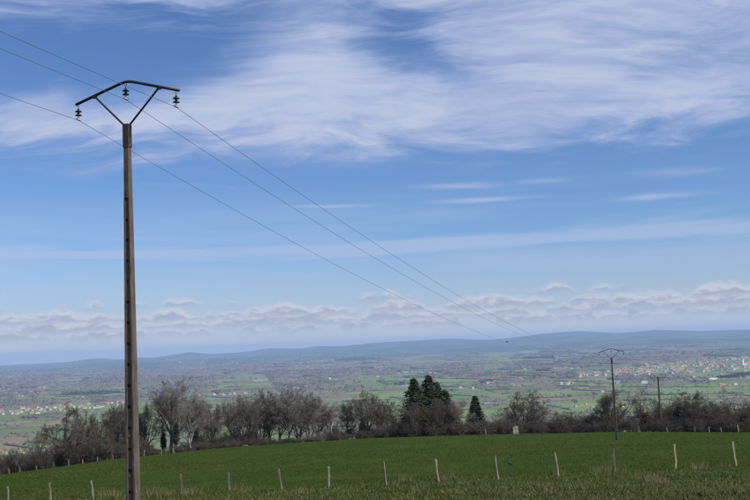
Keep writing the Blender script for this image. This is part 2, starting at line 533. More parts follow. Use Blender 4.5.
def in_poly(P, n):
    """random points in a convex polygon"""
    c = P.mean(0); Q = np.roll(P, -1, 0)
    a = np.abs((P[:, 0] - c[0]) * (Q[:, 1] - c[1]) - (Q[:, 0] - c[0]) * (P[:, 1] - c[1])) / 2
    t = rng.choice(len(P), n, p=a / a.sum()); u = np.sqrt(rng.random(n)); v = rng.random(n)
    return c + (P[t] - c) * (u * (1 - v))[:, None] + (Q[t] - c) * (u * v)[:, None]


hrng = np.random.default_rng(21)
HOUSES = []


def put_house(px, py, where, group, scale=1.0, rz=None, pick=None):
    g = hit(px, py, 1200, 21000)
    if g is None: return
    HOUSES.append((g, where, group, scale, hrng.uniform(0, math.pi) if rz is None else rz, pick))


def town(n, xr, line, thick, where, group, scale=(0.8, 1.3), row=0.35):
    for _ in range(n):
        x = hrng.uniform(*xr); yc = np.interp(x, [q[0] for q in line], [q[1] for q in line]); th = np.interp(x, thick[0], thick[1])
        put_house(x, yc + hrng.uniform(-th, th), where, group, hrng.uniform(*scale))


town(230, (578, 756), [(578, 376), (640, 371.5), (700, 366.5), (756, 364)], ((578, 620, 680, 756), (2, 3, 5.5, 7)), 'in the town at the right under the hills', 'houses of the town at the right', (1.1, 1.8))
town(75, (-6, 132), [(-6, 413.5), (40, 411), (70, 408), (132, 404)], ((-6, 30, 132), (1.8, 3.2, 2.5)), 'in the village at the left behind the oak', 'houses of the village at the left', (0.85, 1.3))
town(30, (572, 684), [(572, 408), (600, 404), (640, 408), (684, 402)], ((572, 684), (3, 7)), 'in the hamlet glimpsed between the bare trees at right', 'houses of the hamlet behind the right trees', (0.6, 0.95))
town(9, (-4, 62), [(-4, 455), (20, 454), (62, 452)], ((-4, 62), (1, 1)), 'just beyond the thicket at far left', 'houses beyond the left thicket', (0.6, 0.85))
town(16, (205, 345), [(205, 432), (345, 428)], ((205, 345), (6, 6)), 'glimpsed through the central row of bare trees', 'houses glimpsed through the central trees', (0.55, 0.8))
spots = [(14, 394, 3), (30, 393, 4), (20, 396, 2), (41, 388, 2), (90, 388.5, 3), (83, 397, 1), (58, 379, 2), (215, 395, 3), (223, 395.5, 2), (232, 394.5, 3), (198, 396, 2), (246, 394, 2), (258, 380.5, 6), (276, 379.5, 2),
         (264, 380, 3), (283, 378.5, 2), (296, 388.5, 2), (301, 389, 2), (290, 372.5, 5), (297, 371.5, 4), (307, 370, 4), (312, 369, 3), (322, 368, 4), (349, 382, 2), (355, 381, 1), (397, 373.5, 3), (405, 373, 3), (412, 372, 2),
         (421, 372.5, 2), (433, 373, 4), (437, 372, 2), (404, 386.5, 2), (449, 371, 3), (485, 384, 2), (490, 384, 2), (514, 386, 4), (519, 386.5, 2), (560, 384, 2), (569, 383.5, 2), (566, 384.5, 2), (526, 370, 2), (556, 369, 5), (566, 368.5, 4),
         (574, 367, 1), (489, 361, 1), (534, 358, 1), (532, 358, 2), (539, 357.5, 1), (645, 383, 3), (712, 380, 3), (722, 386.5, 3), (730, 386, 2), (735, 385, 2), (688, 380, 2), (700, 379.5, 1), (741, 379, 2), (747, 378, 2),
         (618, 384, 1), (602, 392, 1), (460, 388, 2), (471, 389, 2), (365, 369, 1), (340, 362, 2), (60, 370, 2), (100, 372, 2), (150, 369, 2), (160, 374, 1), (188, 381, 2)]
for x, y, n in spots:
    for k in range(n): put_house(x + hrng.normal(0, 1.6) * (n > 1), y + hrng.normal(0, 0.3), 'among the fields of the valley', 'farmhouses scattered over the valley', hrng.uniform(0.8, 1.4))
for _ in range(46):
    put_house(hrng.uniform(175, 335), hrng.uniform(357, 372), 'far off on the plain below the ridge', 'houses far off below the ridge', hrng.uniform(1.1, 2.0))
for _ in range(70):
    put_house(hrng.uniform(0, 750), hrng.uniform(352, 380), 'far off on the plain below the ridge', 'houses far off below the ridge', hrng.uniform(1.1, 1.9))

pts, siz, typ = [], [], []
slabv, slabf, slabt = [], [], []


def slab(P, hgt, tone_):
    c_ = P.mean(0); al = np.vstack([P, c_[None]]); z_ = H(al[:, 0], al[:, 1]); i_ = len(slabv); n_ = len(P)
    slabv.extend([(x, y, z) for (x, y), z in zip(P, z_[:-1])]); slabv.extend([(x, y, z + hgt) for (x, y), z in zip(al, z_)])
    for j in range(n_):
        k_ = (j + 1) % n_
        slabf.extend([(i_ + j, i_ + k_, i_ + n_ + k_), (i_ + j, i_ + n_ + k_, i_ + n_ + j), (i_ + n_ + j, i_ + n_ + k_, i_ + 2 * n_)])
    slabt.extend([tone_] * (2 * n_ + 1))


for P in woods:
    c = P.mean(0); d = math.hypot(*c); Q = np.roll(P, -1, 0)
    area = 0.5 * abs(np.sum(P[:, 0] * Q[:, 1] - Q[:, 0] * P[:, 1])); sp = 8.5 * max(1, d / 3000)
    n = int(min(800, area / sp ** 2)); pp = in_poly(P, n)
    ev = 1.0 if rng.random() < 0.05 else 0.0
    pts.append(pp); siz.append(rng.uniform(.75, 1.25, n) * sp * 0.58); typ.append(np.full(n, ev))
    ringp = []
    for p_, q_ in zip(P, Q): ringp += [p_, p_ + (q_ - p_) / 3, p_ + (q_ - p_) * 2 / 3]
    ringp = c + (np.array(ringp) - c) * (.95 + rng.normal(0, .03, (len(ringp), 1))); slab(ringp, sp * .58 * 1.15, (.35 + .3 * rng.random(), ev))
for (a, q) in fedges:
    L = np.linalg.norm(q - a); d = np.linalg.norm((a + q) / 2)
    if L < 20: continue
    nseg = max(1, int(L / 260))
    for s_ in range(nseg):
        if rng.random() < 0.32: continue
        t0, t1 = s_ / nseg, (s_ + 1) / nseg
        sp = 4.6 * max(1, d / 2600) * rng.choice([1.0, 1.0, 1.5])
        n = max(1, int(L * (t1 - t0) / sp)); t = rng.uniform(t0, t1, n)
        pp = a + (q - a) * t[:, None] + rng.normal(0, 1.4, (n, 2))
        if rng.random() < .8:
            nr = np.array([-(q - a)[1], (q - a)[0]]) / L * 1.7; e0_, e1_ = a + (q - a) * t0, a + (q - a) * t1
            slab(np.array([e0_ - nr, (e0_ + e1_) / 2 - nr, e1_ - nr, e1_ + nr, (e0_ + e1_) / 2 + nr, e0_ + nr]), np.clip(sp * .5, 2.2, 4.8), (.3 + .3 * rng.random(), 0.0))
        pts.append(pp); siz.append(rng.uniform(.45, 1.0, n) * np.where(rng.random(n) < .14, 1.7, 1.0) * np.clip(sp * 0.75, 3.2, 9.5)); typ.append((rng.random(n) < 0.04).astype(float))
# evergreen groves seen on the plain
for (gx, gy, w_, n) in [(541, 367, 26, 110), (487, 383, 9, 50), (402, 385, 14, 60), (735, 351, 30, 60), (305, 388, 4, 14)]:
    g = hit(gx, gy, 1500, 16000); sc_ = g[1] / 1000
    pp = np.stack([g[0] + rng.normal(0, .3, n) * w_ * sc_, g[1] + rng.normal(0, 60, n)], -1)
    pts.append(pp); siz.append(rng.uniform(6, 9, n) * max(1, sc_ / 5)); typ.append(np.ones(n))
pts = np.concatenate(pts); siz = np.concatenate(siz); typ = np.concatenate(typ)
az_ = np.degrees(np.arctan2(pts[:, 0], pts[:, 1])); keep = np.abs(az_) < 26
for (g, *_q) in HOUSES:
    sc_h = _q[2]
    keep &= ~((np.abs(pts[:, 0] - g[0] * pts[:, 1] / g[1]) < 13 * sc_h) & (pts[:, 1] > g[1] - 260 * max(1, g[1] / 5000)) & (pts[:, 1] < g[1] + 14) & (rng.random(len(pts)) < .93))
pts, siz, typ = pts[keep], siz[keep], typ[keep]


def tuft_cloud(pts, zs, siz, ntri, hfac, typ):
    """ragged winter crowns from afar: each crown a knot of small faces on a stem"""
    N = len(pts); d = rng.normal(size=(N, ntri, 3)); d /= np.linalg.norm(d, axis=2, keepdims=True)
    d *= rng.random((N, ntri, 1)) ** 0.4
    hh = siz * hfac
    cen = d * np.stack([siz, siz, hh * 0.5], -1)[:, None, :]
    cen[..., 2] += (hh * 0.52)[:, None]
    tri = rng.normal(size=(N, ntri, 3, 3)); tri /= np.linalg.norm(tri, axis=3, keepdims=True)
    V = cen[:, :, None, :] + tri * (siz * 0.52)[:, None, None, None]
    V += np.concatenate([pts, zs[:, None]], 1)[:, None, None, :]
    V[..., 2] = np.maximum(V[..., 2], zs[:, None, None] - 0.5)
    tone = np.zeros((N, ntri, 3, 2), np.float32); tone[..., 0] = rng.random((N, 1, 1)) * .8 + rng.random((N, ntri, 1)) * .2; tone[..., 1] = typ[:, None, None]
    return V.reshape(-1, 3), np.arange(N * ntri * 3).reshape(-1, 3), tone.reshape(-1, 2)


dist = np.hypot(pts[:, 0], pts[:, 1])
zs = H(pts[:, 0], pts[:, 1])
VV, FF_, TT_, o_ = [], [], [], 0
for lo_, hi_, nt_ in ((0, 3600, 11), (3600, 6000, 7), (6000, 1e6, 5)):
    k = (dist >= lo_) & (dist < hi_)
    V, Fc, T = tuft_cloud(pts[k], zs[k], siz[k], nt_, 1.7, typ[k])
    VV.append(V); FF_.append(Fc + o_); TT_.append(T); o_ += len(V)
V = np.array(slabv); o2 = o_; hk = np.abs(np.degrees(np.arctan2(V[:, 0], V[:, 1]))) < 27
for (g, *_q) in HOUSES:      # clearings round the houses
    hk &= ~((np.abs(V[:, 0] - g[0] * V[:, 1] / g[1]) < 16 * _q[2]) & (V[:, 1] > g[1] - 200) & (V[:, 1] < g[1] + 20))
sf = np.array(slabf); sf = sf[hk[sf].all(1)]
VV.append(V); FF_.append(sf + o2); TT_.append(np.array(slabt, np.float32))
V, Fc, T = np.concatenate(VV), np.concatenate(FF_), np.concatenate(TT_)
print('wood', len(pts), [int(((dist >= a) & (dist < c)).sum()) for a, c in ((0, 3600), (3600, 6000), (6000, 1e6))], 'tris', len(Fc))
wd = obj('distant_woodland', mesh('distant_woodland', V, Fc, mat('far_trees', attr_mat((0.130, 0.108, 0.092), (0.215, 0.178, 0.148), (0.026, 0.042, 0.026), .62), 0.95, .0), tone=T))
tag(wd, 'bare brown hedgerows and woods scattered over the valley', 'woodland', kind='stuff')

# ------------------------------------------------------------------ houses in the valley
walls = [('white', (0.62, 0.60, 0.56)), ('cream', (0.55, 0.48, 0.38)), ('ochre', (0.50, 0.38, 0.26))]
roofs = [('orange', (0.42, 0.20, 0.12)), ('brown', (0.26, 0.15, 0.10)), ('grey', (0.30, 0.29, 0.29))]


def house_mesh(w, r, sh):
    hw, hd, hh, rp = sh
    m1 = mat('render_' + w[0], noisy(w[1], tuple(c * 0.85 for c in w[1]), 0.4, 3)); m2 = mat('tiles_' + r[0], noisy(r[1], tuple(c * 0.75 for c in r[1]), 0.8, 3))
    b = MB(); mi = []
    b.box((0, 0, hh / 2 - 0.5), (hw, hd, hh / 2 + 0.5)); mi += [0] * 6
    i = b.ring([(-hw, -hd, hh), (-hw, hd, hh), (-hw, 0, hh + rp)]); b.f.append(tuple(i)); i2 = b.ring([(hw, -hd, hh), (hw, hd, hh), (hw, 0, hh + rp)]); b.f.append(tuple(i2)); mi += [0, 0]
    o = 0.5
    for s in (-1, 1):
        e = s * (hd + o); ez = hh - o * rp / hd
        a = b.ring([(-hw - o, e, ez), (hw + o, e, ez), (hw + o, 0, hh + rp + .05), (-hw - o, 0, hh + rp + .05)])
        c = b.ring([(-hw - o, e, ez + .3), (hw + o, e, ez + .3), (hw + o, 0, hh + rp + .35), (-hw - o, 0, hh + rp + .35)])
        b.skin([a, c]); mi += [1] * 6
    b.box((hw * .55, hd * .35, hh + rp), (.4, .4, 1.0)); mi += [0] * 6
    return mesh('house_' + w[0] + '_' + r[0], b.v, b.f, [m1, m2], mi=mi)


SH = [(6, 4.5, 5.2, 2.6), (8.5, 5, 5.6, 2.8), (11, 4.6, 4.0, 2.4)]
HM = {(i, j, k): house_mesh(walls[i], roofs[j], SH[k]) for i in range(3) for j in range(3) for k in range(3)}
HOUSES.sort(key=lambda h: np.hypot(h[0][0], h[0][1]) / h[3])
restv, restf, restm = [], [], []
RM = [mat('render_' + w[0], None) for w in walls] + [mat('tiles_' + r[0], None) for r in roofs]
for n, (g, where, group, s, rz, pick) in enumerate(HOUSES):
    i = int(rng.choice(3, p=[.45, .38, .17])); j = int(rng.choice(3, p=[.58, .27, .15])); k = int(rng.choice(3, p=[.55, .3, .15]))
    size = ['small', 'mid-sized', 'long'][k]
    if n < 295:
        o = obj('house', HM[i, j, k], loc=g, rz=rz, scale=s)
        tag(o, '%s %s house with %s roof %s' % (size, walls[i][0], roofs[j][0], where), 'house', '%s %s %s-roofed %s' % (size, walls[i][0], roofs[j][0], group))
    else:
        me = HM[i, j, k]; M = Matrix.Translation(Vector(g)) @ Matrix.Rotation(rz, 4, 'Z') @ Matrix.Scale(s, 4); o_ = len(restv)
        restv += [tuple(M @ v.co) for v in me.vertices]
        for q in me.polygons: restf.append([o_ + a for a in q.vertices]); restm.append(i if q.material_index == 0 else 3 + j)
if restv:
    tag(obj('distant_houses', mesh('distant_houses', restv, restf, RM, mi=restm)), 'farthest houses scattered as pale dots over the plain', 'houses', kind='stuff')


def shed(px, py, L, W, h, rz, wallc, roofc, label):
    g = hit(px, py, 1200, 16000); r = empty('barn', g, rz); b = MB(); b.box((0, 0, h / 2 - 1), (L / 2, W / 2, h / 2 + 1))
    for s in (-1, 1):
        i = b.ring([(s * L / 2, -W / 2, h), (s * L / 2, W / 2, h), (s * L / 2, 0, h + W * .16)]); b.f.append(tuple(i))
    b.build('wall', wallc, r); b2 = MB()
    for s in (-1, 1):
        a = b2.ring([(-L / 2 - 1, s * (W / 2 + 1), h - .2), (L / 2 + 1, s * (W / 2 + 1), h - .2), (L / 2 + 1, 0, h + W * .16 + .1), (-L / 2 - 1, 0, h + W * .16 + .1)])
        c = b2.ring([(x, y, z + .4) for x, y, z in [b2.v[q] for q in a]]); b2.skin([a, c])
    b2.build('roof', roofc, r); tag(r, label, 'barn')


wm = mat('shed_white', noisy((0.78, 0.77, 0.74), (0.66, 0.65, 0.62), 0.2, 3)); gm = mat('shed_grey', noisy((0.45, 0.46, 0.48), (0.36, 0.37, 0.39), 0.2, 3))
tm = mat('tiles_orange', None); bm_ = mat('shed_blue', noisy((0.10, 0.30, 0.42), (0.12, 0.34, 0.46), 0.2, 3))
shed(644, 383.5, 26, 14, 6, 0.1, wm, gm, 'white barn right of the far line pole, beside dark trees')
shed(713, 380.5, 34, 14, 7, 0.05, wm, wm, 'long white barn below the right-hand town')
shed(723, 386.8, 22, 10, 5, -0.1, wm, tm, 'white barn with orange roof at lower right of the town')
shed(566, 369.5, 80, 24, 7, 0.12, wm, gm, 'very long pale shed right of the dark evergreen grove')
shed(548, 384.3, 20, 12, 5, 0.1, bm_, bm_, 'small blue-roofed shed among green fields')
shed(487, 405, 22, 12, 5, 0.2, wm, bm_, 'blue-roofed barn beside the small conifer')
shed(258, 381, 60, 14, 6, 0.0, wm, tm, 'long pale farm building left of the central trees')
shed(566, 384.2, 14, 10, 6, 0.3, wm, tm, 'tall white farm building at the edge of the fields')


def church(px, py, h, w_, wallc, label, spire):
    g = hit(px, py, 1200, 16000); r = empty('church', g, 0.4); MB().box((0, 0, h / 2), (w_ / 2, w_ / 2, h / 2)).build('tower', wallc, r)
    MB().box((w_ * 1.6, 0, h * .2), (w_ * 1.1, w_ * .6, h * .2)).build('nave', wallc, r)
    b = MB(); hw = w_ / 2 + .4
    q = b.ring([(-hw, -hw, h), (hw, -hw, h), (hw, hw, h), (-hw, hw, h)]); t = b.ring([(0, 0, h + spire)]); b.f += [(q[k], q[(k + 1) % 4], t[0]) for k in range(4)]
    b.build('roof', mat('tiles_brown', None), r)
    b = MB()
    q = b.ring([(w_ * .5, -w_ * .7, h * .4), (w_ * 2.8, -w_ * .7, h * .4), (w_ * 2.8, 0, h * .58), (w_ * .5, 0, h * .58), (w_ * .5, w_ * .7, h * .4), (w_ * 2.8, w_ * .7, h * .4)])
    b.f += [(q[0], q[1], q[2], q[3]), (q[3], q[2], q[5], q[4]), (q[1], q[5], q[2]), (q[0], q[3], q[4])]
    b.build('nave_roof', mat('tiles_orange', None), r)
    tag(r, label, 'church')


church(743, 366.5, 38, 11, wm, 'tall pale church tower rising from the right-hand town', 5)
church(304, 388.5, 24, 7, mat('dark_stone', noisy((0.10, 0.10, 0.10), (0.14, 0.13, 0.12), .3, 3)), 'dark church tower in fields above the central trees', 9)

# ------------------------------------------------------------------ bare trees
def branch_mesh(P, Rr, sides):
    """tubes for many polylines at once: P (N,k,3), Rr (N,k)"""
    N, k, _ = P.shape
    D = np.zeros_like(P); D[:, 1:-1] = P[:, 2:] - P[:, :-2]; D[:, 0] = P[:, 1] - P[:, 0]; D[:, -1] = P[:, -1] - P[:, -2]
    D /= np.linalg.norm(D, axis=2, keepdims=True) + 1e-9
    ref = np.where(np.abs(D[..., 2:3]) < 0.9, np.array([0, 0, 1.0]), np.array([1.0, 0, 0]))
    A = np.cross(D, ref); A /= np.linalg.norm(A, axis=2, keepdims=True) + 1e-9; B = np.cross(D, A)
    t = np.arange(sides) * 2 * math.pi / sides
    V = P[:, :, None, :] + (A[:, :, None, :] * np.cos(t)[None, None, :, None] + B[:, :, None, :] * np.sin(t)[None, None, :, None]) * Rr[:, :, None, None]
    idx = np.arange(N * k * sides).reshape(N, k, sides); nx = np.roll(idx, -1, 2)
    F = np.stack([idx[:, :-1], nx[:, :-1], nx[:, 1:], idx[:, 1:]], -1).reshape(-1, 4)
    return V.reshape(-1, 3), F


def grow(R, stems, levels):
    """stems: (P, Rr) arrays. levels: (n children, len ratio, angle lo, hi, segments, up, wander, tmin). Returns list of (P,R)"""
    out = [stems]; P, Rr = stems
    for (n, lr, alo, ahi, seg, up, wan, tmin) in levels:
        N, k, _ = P.shape; L = np.linalg.norm(np.diff(P, axis=1), axis=2).sum(1)
        t = tmin + (1 - tmin) * (np.arange(n)[None] + R.random((N, n))) / n
        f = t * (k - 1); i = np.minimum(f.astype(int), k - 2); w = (f - i)[..., None]
        a = np.take_along_axis(P, i[..., None], 1); b_ = np.take_along_axis(P, i[..., None] + 1, 1)
        S = a + (b_ - a) * w; D = b_ - a; D /= np.linalg.norm(D, axis=2, keepdims=True) + 1e-9
        ra = np.take_along_axis(Rr, i, 1) * (1 - w[..., 0]) + np.take_along_axis(Rr, i + 1, 1) * w[..., 0]
        S = S.reshape(-1, 3); D = D.reshape(-1, 3); ra = ra.ravel(); tt = t.ravel()
        ln = np.repeat(L, n) * lr * R.uniform(0.65, 1.25, len(S)) * (1.15 - 0.55 * (tt - tmin) / (1 - tmin))
        ref = R.normal(size=D.shape); pe = np.cross(D, ref); pe /= np.linalg.norm(pe, axis=1, keepdims=True) + 1e-9
        an = np.radians(R.uniform(alo, ahi, len(S)))[:, None]
        d = D * np.cos(an) + pe * np.sin(an); d[:, 2] += up; d /= np.linalg.norm(d, axis=1, keepdims=True)
        Q = [S]
        for s_ in range(seg):
            d = d + R.normal(0, wan, d.shape); d[:, 2] += up * 0.35; d /= np.linalg.norm(d, axis=1, keepdims=True)
            Q.append(Q[-1] + d * (ln / seg)[:, None])
        P = np.stack(Q, 1)
        r0 = np.maximum(ra * R.uniform(0.5, 0.72, len(S)), 0.006)
        Rr = r0[:, None] * np.linspace(1, 0.32, seg + 1)[None]; Rr = np.maximum(Rr, 0.0070)
        out.append((P, Rr))
    return out


def stem(R, base, top, r0, r1, k, wob):
    b, t = np.array(base, float), np.array(top, float); u = np.linspace(0, 1, k)[:, None]
    P = b + (t - b) * u + R.normal(0, wob, (k, 3)) * np.sin(u * math.pi)
    return P, np.linspace(r0, r1, k)


def bare_tree(seed, Hh, W, stems_def, n1=9, tmin=0.3, up=0.22, dens=1.0, up2=0.05, alo=30, ahi=62):
    R = np.random.default_rng(seed); ps = [stem(R, *s, 7, 0.12) for s in stems_def]
    P0 = np.stack([p for p, _ in ps]); R0 = np.stack([r for _, r in ps])
    lv = [(n1, 0.55, alo, ahi, 5, up, 0.14, tmin), (8, 0.50, 25, 60, 4, up * .6, 0.16, 0.2), (7, 0.5, 25, 60, 3, up2, 0.18, 0.15),
          (max(2, int(5 * dens)), 0.52, 25, 60, 2, up2, 0.2, 0.12), (3, 0.6, 20, 60, 1, up2, 0.2, 0.1)]
    out = grow(R, (P0, R0), lv)
    allp = np.concatenate([p.reshape(-1, 3) for p, _ in out])
    lo, hi = allp.min(0), allp.max(0); ex = np.percentile(np.hypot(allp[:, 0], allp[:, 1]), 97)
    sx, sz = W / 2 / ex, Hh / np.percentile(allp[:, 2], 99.7); s = np.array([sx, sx, sz])
    sides = [8, 6, 4, 3, 3, 3]; grp = [[], []]
    for i, (p, r) in enumerate(out): grp[0 if i < 2 else 1].append(branch_mesh(p * s, r, sides[i]))
    ms = []
    for g, nm in zip(grp, ('trunk', 'crown')):
        o_ = 0; vs_, fs = [], []
        for v, f in g: vs_.append(v); fs.append(f + o_); o_ += len(v)
        ms.append((nm, np.concatenate(vs_), np.concatenate(fs)))
    return ms


bark_d = mat('bark_dark', noisy((0.085, 0.073, 0.063), (0.15, 0.13, 0.112), 3.0, 4, 0.4, vary=0.25), 0.95, .04)
bark_g = mat('bark_grey', noisy((0.20, 0.18, 0.155), (0.32, 0.29, 0.25), 3.0, 4, 0.4, vary=0.2), 0.95, .04)
twig_d = mat('twigs_dark', noisy((0.092, 0.078, 0.067), (0.150, 0.127, 0.108), 0.6, 3, vary=0.3), 0.95, .04)
twig_g = mat('twigs_grey', noisy((0.15, 0.132, 0.112), (0.235, 0.205, 0.172), 0.6, 3, vary=0.25), 0.95, .04)
twig_r = mat('twigs_purple', noisy((0.082, 0.068, 0.058), (0.130, 0.108, 0.092), 0.6, 3, vary=0.3), 0.95, .04)

TV = {}


def variant(key, bark, twig, *a, **k):
    TV[key] = [(nm, mesh('tree_' + nm, v, f, bark if nm == 'trunk' else twig)) for nm, v, f in bare_tree(*a, **k)]


variant('oak', bark_d, twig_d, 3, 10, 11, [((0, 0, -.6), (-.9, 0, 4.2), .34, .20), ((-.3, 0, 1.6), (2.6, .4, 4.6), .22, .12), ((-.8, 0, 3.5), (-4.0, .5, 5.0), .17, .09), ((-.8, 0, 3.9), (-.2, -.3, 8.2), .18, .05)], n1=7, tmin=.35, up=.10, ahi=70)
variant('round', bark_d, twig_g, 7, 12, 9, [((0, 0, -.6), (.2, .1, 9.5), .30, .06)], n1=20, tmin=.28, up=.26)
variant('pale', bark_g, twig_g, 12, 10, 7, [((0, 0, -.6), (-.3, .1, 7.5), .22, .05), ((0, 0, 1.2), (1.6, .2, 7.0), .14, .04)], n1=10, tmin=.25, up=.25)
variant('dense', bark_d, twig_d, 21, 10, 8, [((0, 0, -.6), (.3, .1, 7.8), .22, .05), ((.1, 0, .6), (-1.6, .4, 7.2), .17, .04), ((-.1, 0, .5), (1.9, -.4, 6.8), .15, .04)], n1=8, tmin=.22, up=.22, dens=1.15)
variant('sprawl', bark_d, twig_d, 33, 9, 9, [((0, 0, -.5), (1.9, 0, 6.6), .18, .05), ((-.2, 0, -.5), (-2.0, .3, 6.4), .18, .05), ((.1, .1, -.5), (.3, .5, 7.2), .17, .05)], n1=8, tmin=.2, up=.18)
variant('thin', bark_g, twig_g, 41, 7, 6, [((0, 0, -.5), (.2, 0, 5.5), .13, .04), ((.1, 0, .4), (1.0, .1, 5.0), .09, .03)], n1=6, tmin=.25, up=.25, dens=.55)
variant('splay', bark_g, twig_r, 55, 7.5, 7, [((-.5, 0, -.5), (-2.2, 0, 5.2), .11, .04), ((0, 0, -.5), (.2, .3, 5.8), .11, .04), ((.5, 0, -.5), (2.2, -.2, 5.2), .10, .04), ((-.2, .3, -.5), (-.9, .6, 5.6), .10, .04)], n1=6, tmin=.2, up=.25, dens=.8)

VDIM = {'oak': (10, 11), 'round': (12, 9), 'pale': (10, 7), 'dense': (10, 8), 'sprawl': (9, 9), 'thin': (7, 6), 'splay': (7.5, 7)}
rt = random.Random(8)


def put_tree(px, top, Y, key, wpx, label, rz=None, name='bare_tree', group=None, zoff=0.0):
    """a tree standing on the ground at the sight line's azimuth and distance Y, its size from its height in the photo"""
    d = ray(px, 440); x = d[0] / d[1] * Y; z = float(H(x, Y)) + zoff
    zt = at(px, top, Y)[2]; hgt = zt - z; w = wpx * Y / 1000
    s0, s1 = VDIM[key]
    t = empty(name, (x, Y, z), rt.uniform(0, 6.28) if rz is None else rz, (w / s1, w / s1, hgt / s0))
    for nm, me in TV[key]: obj(nm, me, t)
    tag(t, label, 'tree', group)
    return t


TREES = [
    (70, 402, 153, 'oak', 62, 'dark spreading oak with forked trunk, leaning over the left thicket', 0.0),
    (38, 424, 156, 'thin', 30, 'small sparse bare tree left of the forked oak', 0.5),
    (101, 411, 158, 'dense', 40, 'bare tree between the forked oak and the near line pole', 1.0),
    (118, 402, 160, 'dense', 40, 'bare tree standing directly behind the near line pole, left side', 2.2),
    (146, 404, 157, 'dense', 36, 'bare tree just right of the near line pole', 3.0),
    (171, 379, 155, 'round', 56, 'tallest bare tree with round fan-shaped crown', 0.2),
    (190, 393, 153, 'pale', 42, 'pale-barked bare tree right of the tallest round-crowned tree', 0.0),
    (212, 402, 163, 'dense', 36, 'first bare tree of the central row, counted from the left', 4.0),
    (231, 399, 160, 'pale', 34, 'second bare tree of the central row, counted from the left', 1.3),
    (250, 395, 158, 'round', 38, 'third bare tree of the central row, counted from the left', 0.4),
    (270, 390, 161, 'sprawl', 42, 'fourth bare tree of the central row, counted from the left', 2.0),
    (289, 387, 158, 'round', 42, 'fifth and tallest bare tree of the central row', 5.0),
    (309, 391, 160, 'sprawl', 42, 'sixth bare tree of the central row, counted from the left', 3.6),
    (331, 402, 157, 'pale', 32, 'thin pale bare tree beside the gap in the central row', 2.7),
    (348, 400, 160, 'dense', 32, 'bare tree left of the dense dark one before the conifers', 1.9),
    (369, 391, 157, 'dense', 40, 'dense dark bare tree midway between central row and conifers', 3.3),
    (391, 400, 155, 'splay', 34, 'splayed multi-stemmed bare tree just left of the conifers', 0.3),
    (414, 402, 152.5, 'splay', 30, 'pale-stemmed bare shrub tree before the left conifer', 1.6),
    (438, 402, 153, 'splay', 38, 'splayed bare shrub tree before the tall middle conifer', 0.9),
    (458, 399, 155, 'pale', 32, 'thin bare tree between the tall conifers and small conifer', 3.9),
    (524, 391, 158, 'sprawl', 50, 'sparse wide bare tree above the pale stone block', 0.0),
    (566, 411, 162, 'sprawl', 34, 'low bushy bare tree between stone block and far line pole', 2.3),
    (590, 411, 160, 'thin', 30, 'small sparse bare tree left of the far line pole', 3.0),
    (611, 391, 157, 'dense', 46, 'broad bare tree directly behind the far line pole', 2.1),
    (643, 388, 158, 'thin', 40, 'slender bare tree between far line pole and crossarm pole', 4.4),
    (689, 391, 157, 'sprawl', 52, 'broad bare tree over dark shrubs right of crossarm pole', 5.1),
    (200, 399, 168, 'sprawl', 40, 'bare tree half hidden behind the pale-barked tree', 2.9),
    (241, 396, 170, 'dense', 40, 'bare tree in the back row behind second and third central trees', 3.1),
    (261, 397, 172, 'sprawl', 42, 'bare tree in the back row behind third and fourth central trees', 0.7),
    (280, 391, 168, 'dense', 40, 'bare tree in the back row behind fourth and fifth central trees', 1.7),
    (299, 394, 171, 'sprawl', 42, 'bare tree in the back row behind fifth and sixth central trees', 5.5),
    (318, 397, 167, 'dense', 34, 'bare tree in the back row at the right end of the central row', 0.1),
    (380, 401, 165, 'sprawl', 36, 'bare tree behind the gap between dense dark tree and splayed tree', 1.2),
    (84, 408, 164, 'sprawl', 36, 'bare tree in the back row behind the forked oak', 2.4),
    (132, 406, 166, 'sprawl', 40, 'bare tree in the back row behind the near line pole', 4.1),
    (446, 398, 156, 'dense', 34, 'brown bare tree before the right flank of the tall conifers', 4.6),
    (506, 408, 163, 'thin', 30, 'thin bare tree left of the pale stone block', 1.0),
    (545, 402, 164, 'thin', 34, 'thin bare tree behind the sparse wide tree at its right', 3.2),
    (664, 400, 166, 'thin', 36, 'thin bare tree behind the crossarm pole', 2.0),
    (716, 402, 163, 'sprawl', 40, 'low bare tree in the right hedge beside the broad one', 1.1),
]
for (px, top, Y, key, wpx, label, rz) in TREES:
    put_tree(px, top, Y, key, wpx, label, rz, group='bare trees along the field edge')


# thicket pieces for the hedges (shared meshes)
def thicket(seed, n, L, D, hmin, hmax, dens=1):
    R = np.random.default_rng(seed); vs_, fs, o_ = [], [], 0
    for _ in range(n):
        x, y = R.uniform(-L / 2, L / 2), R.uniform(-D / 2, D / 2); h = R.uniform(hmin, hmax)
        ps = [stem(R, (x + R.normal(0, .12), y + R.normal(0, .12), -.4), (x + R.normal(0, h * .28), y + R.normal(0, h * .28), h * R.uniform(.6, .95)), .035, .012, 4, .08) for _ in range(4)]
        out = grow(R, (np.stack([p for p, _ in ps]), np.stack([r for _, r in ps])), [(6, .5, 25, 60, 3, .12, .2, .15), (5, .5, 25, 65, 2, .05, .25, .1), (5, .6, 25, 65, 1, 0, .2, .1)])
        for i, (p, r) in enumerate(out):
            v, f = branch_mesh(p, np.maximum(r, .009), 3); vs_.append(v); fs.append(f + o_); o_ += len(v)
    return np.concatenate(vs_), np.concatenate(fs)


TH = [mesh('thicket', *thicket(60 + i, 13, 5.0, 3.0, 1.5, 2.9), [twig_r, twig_d, twig_r][i]) for i in range(3)]


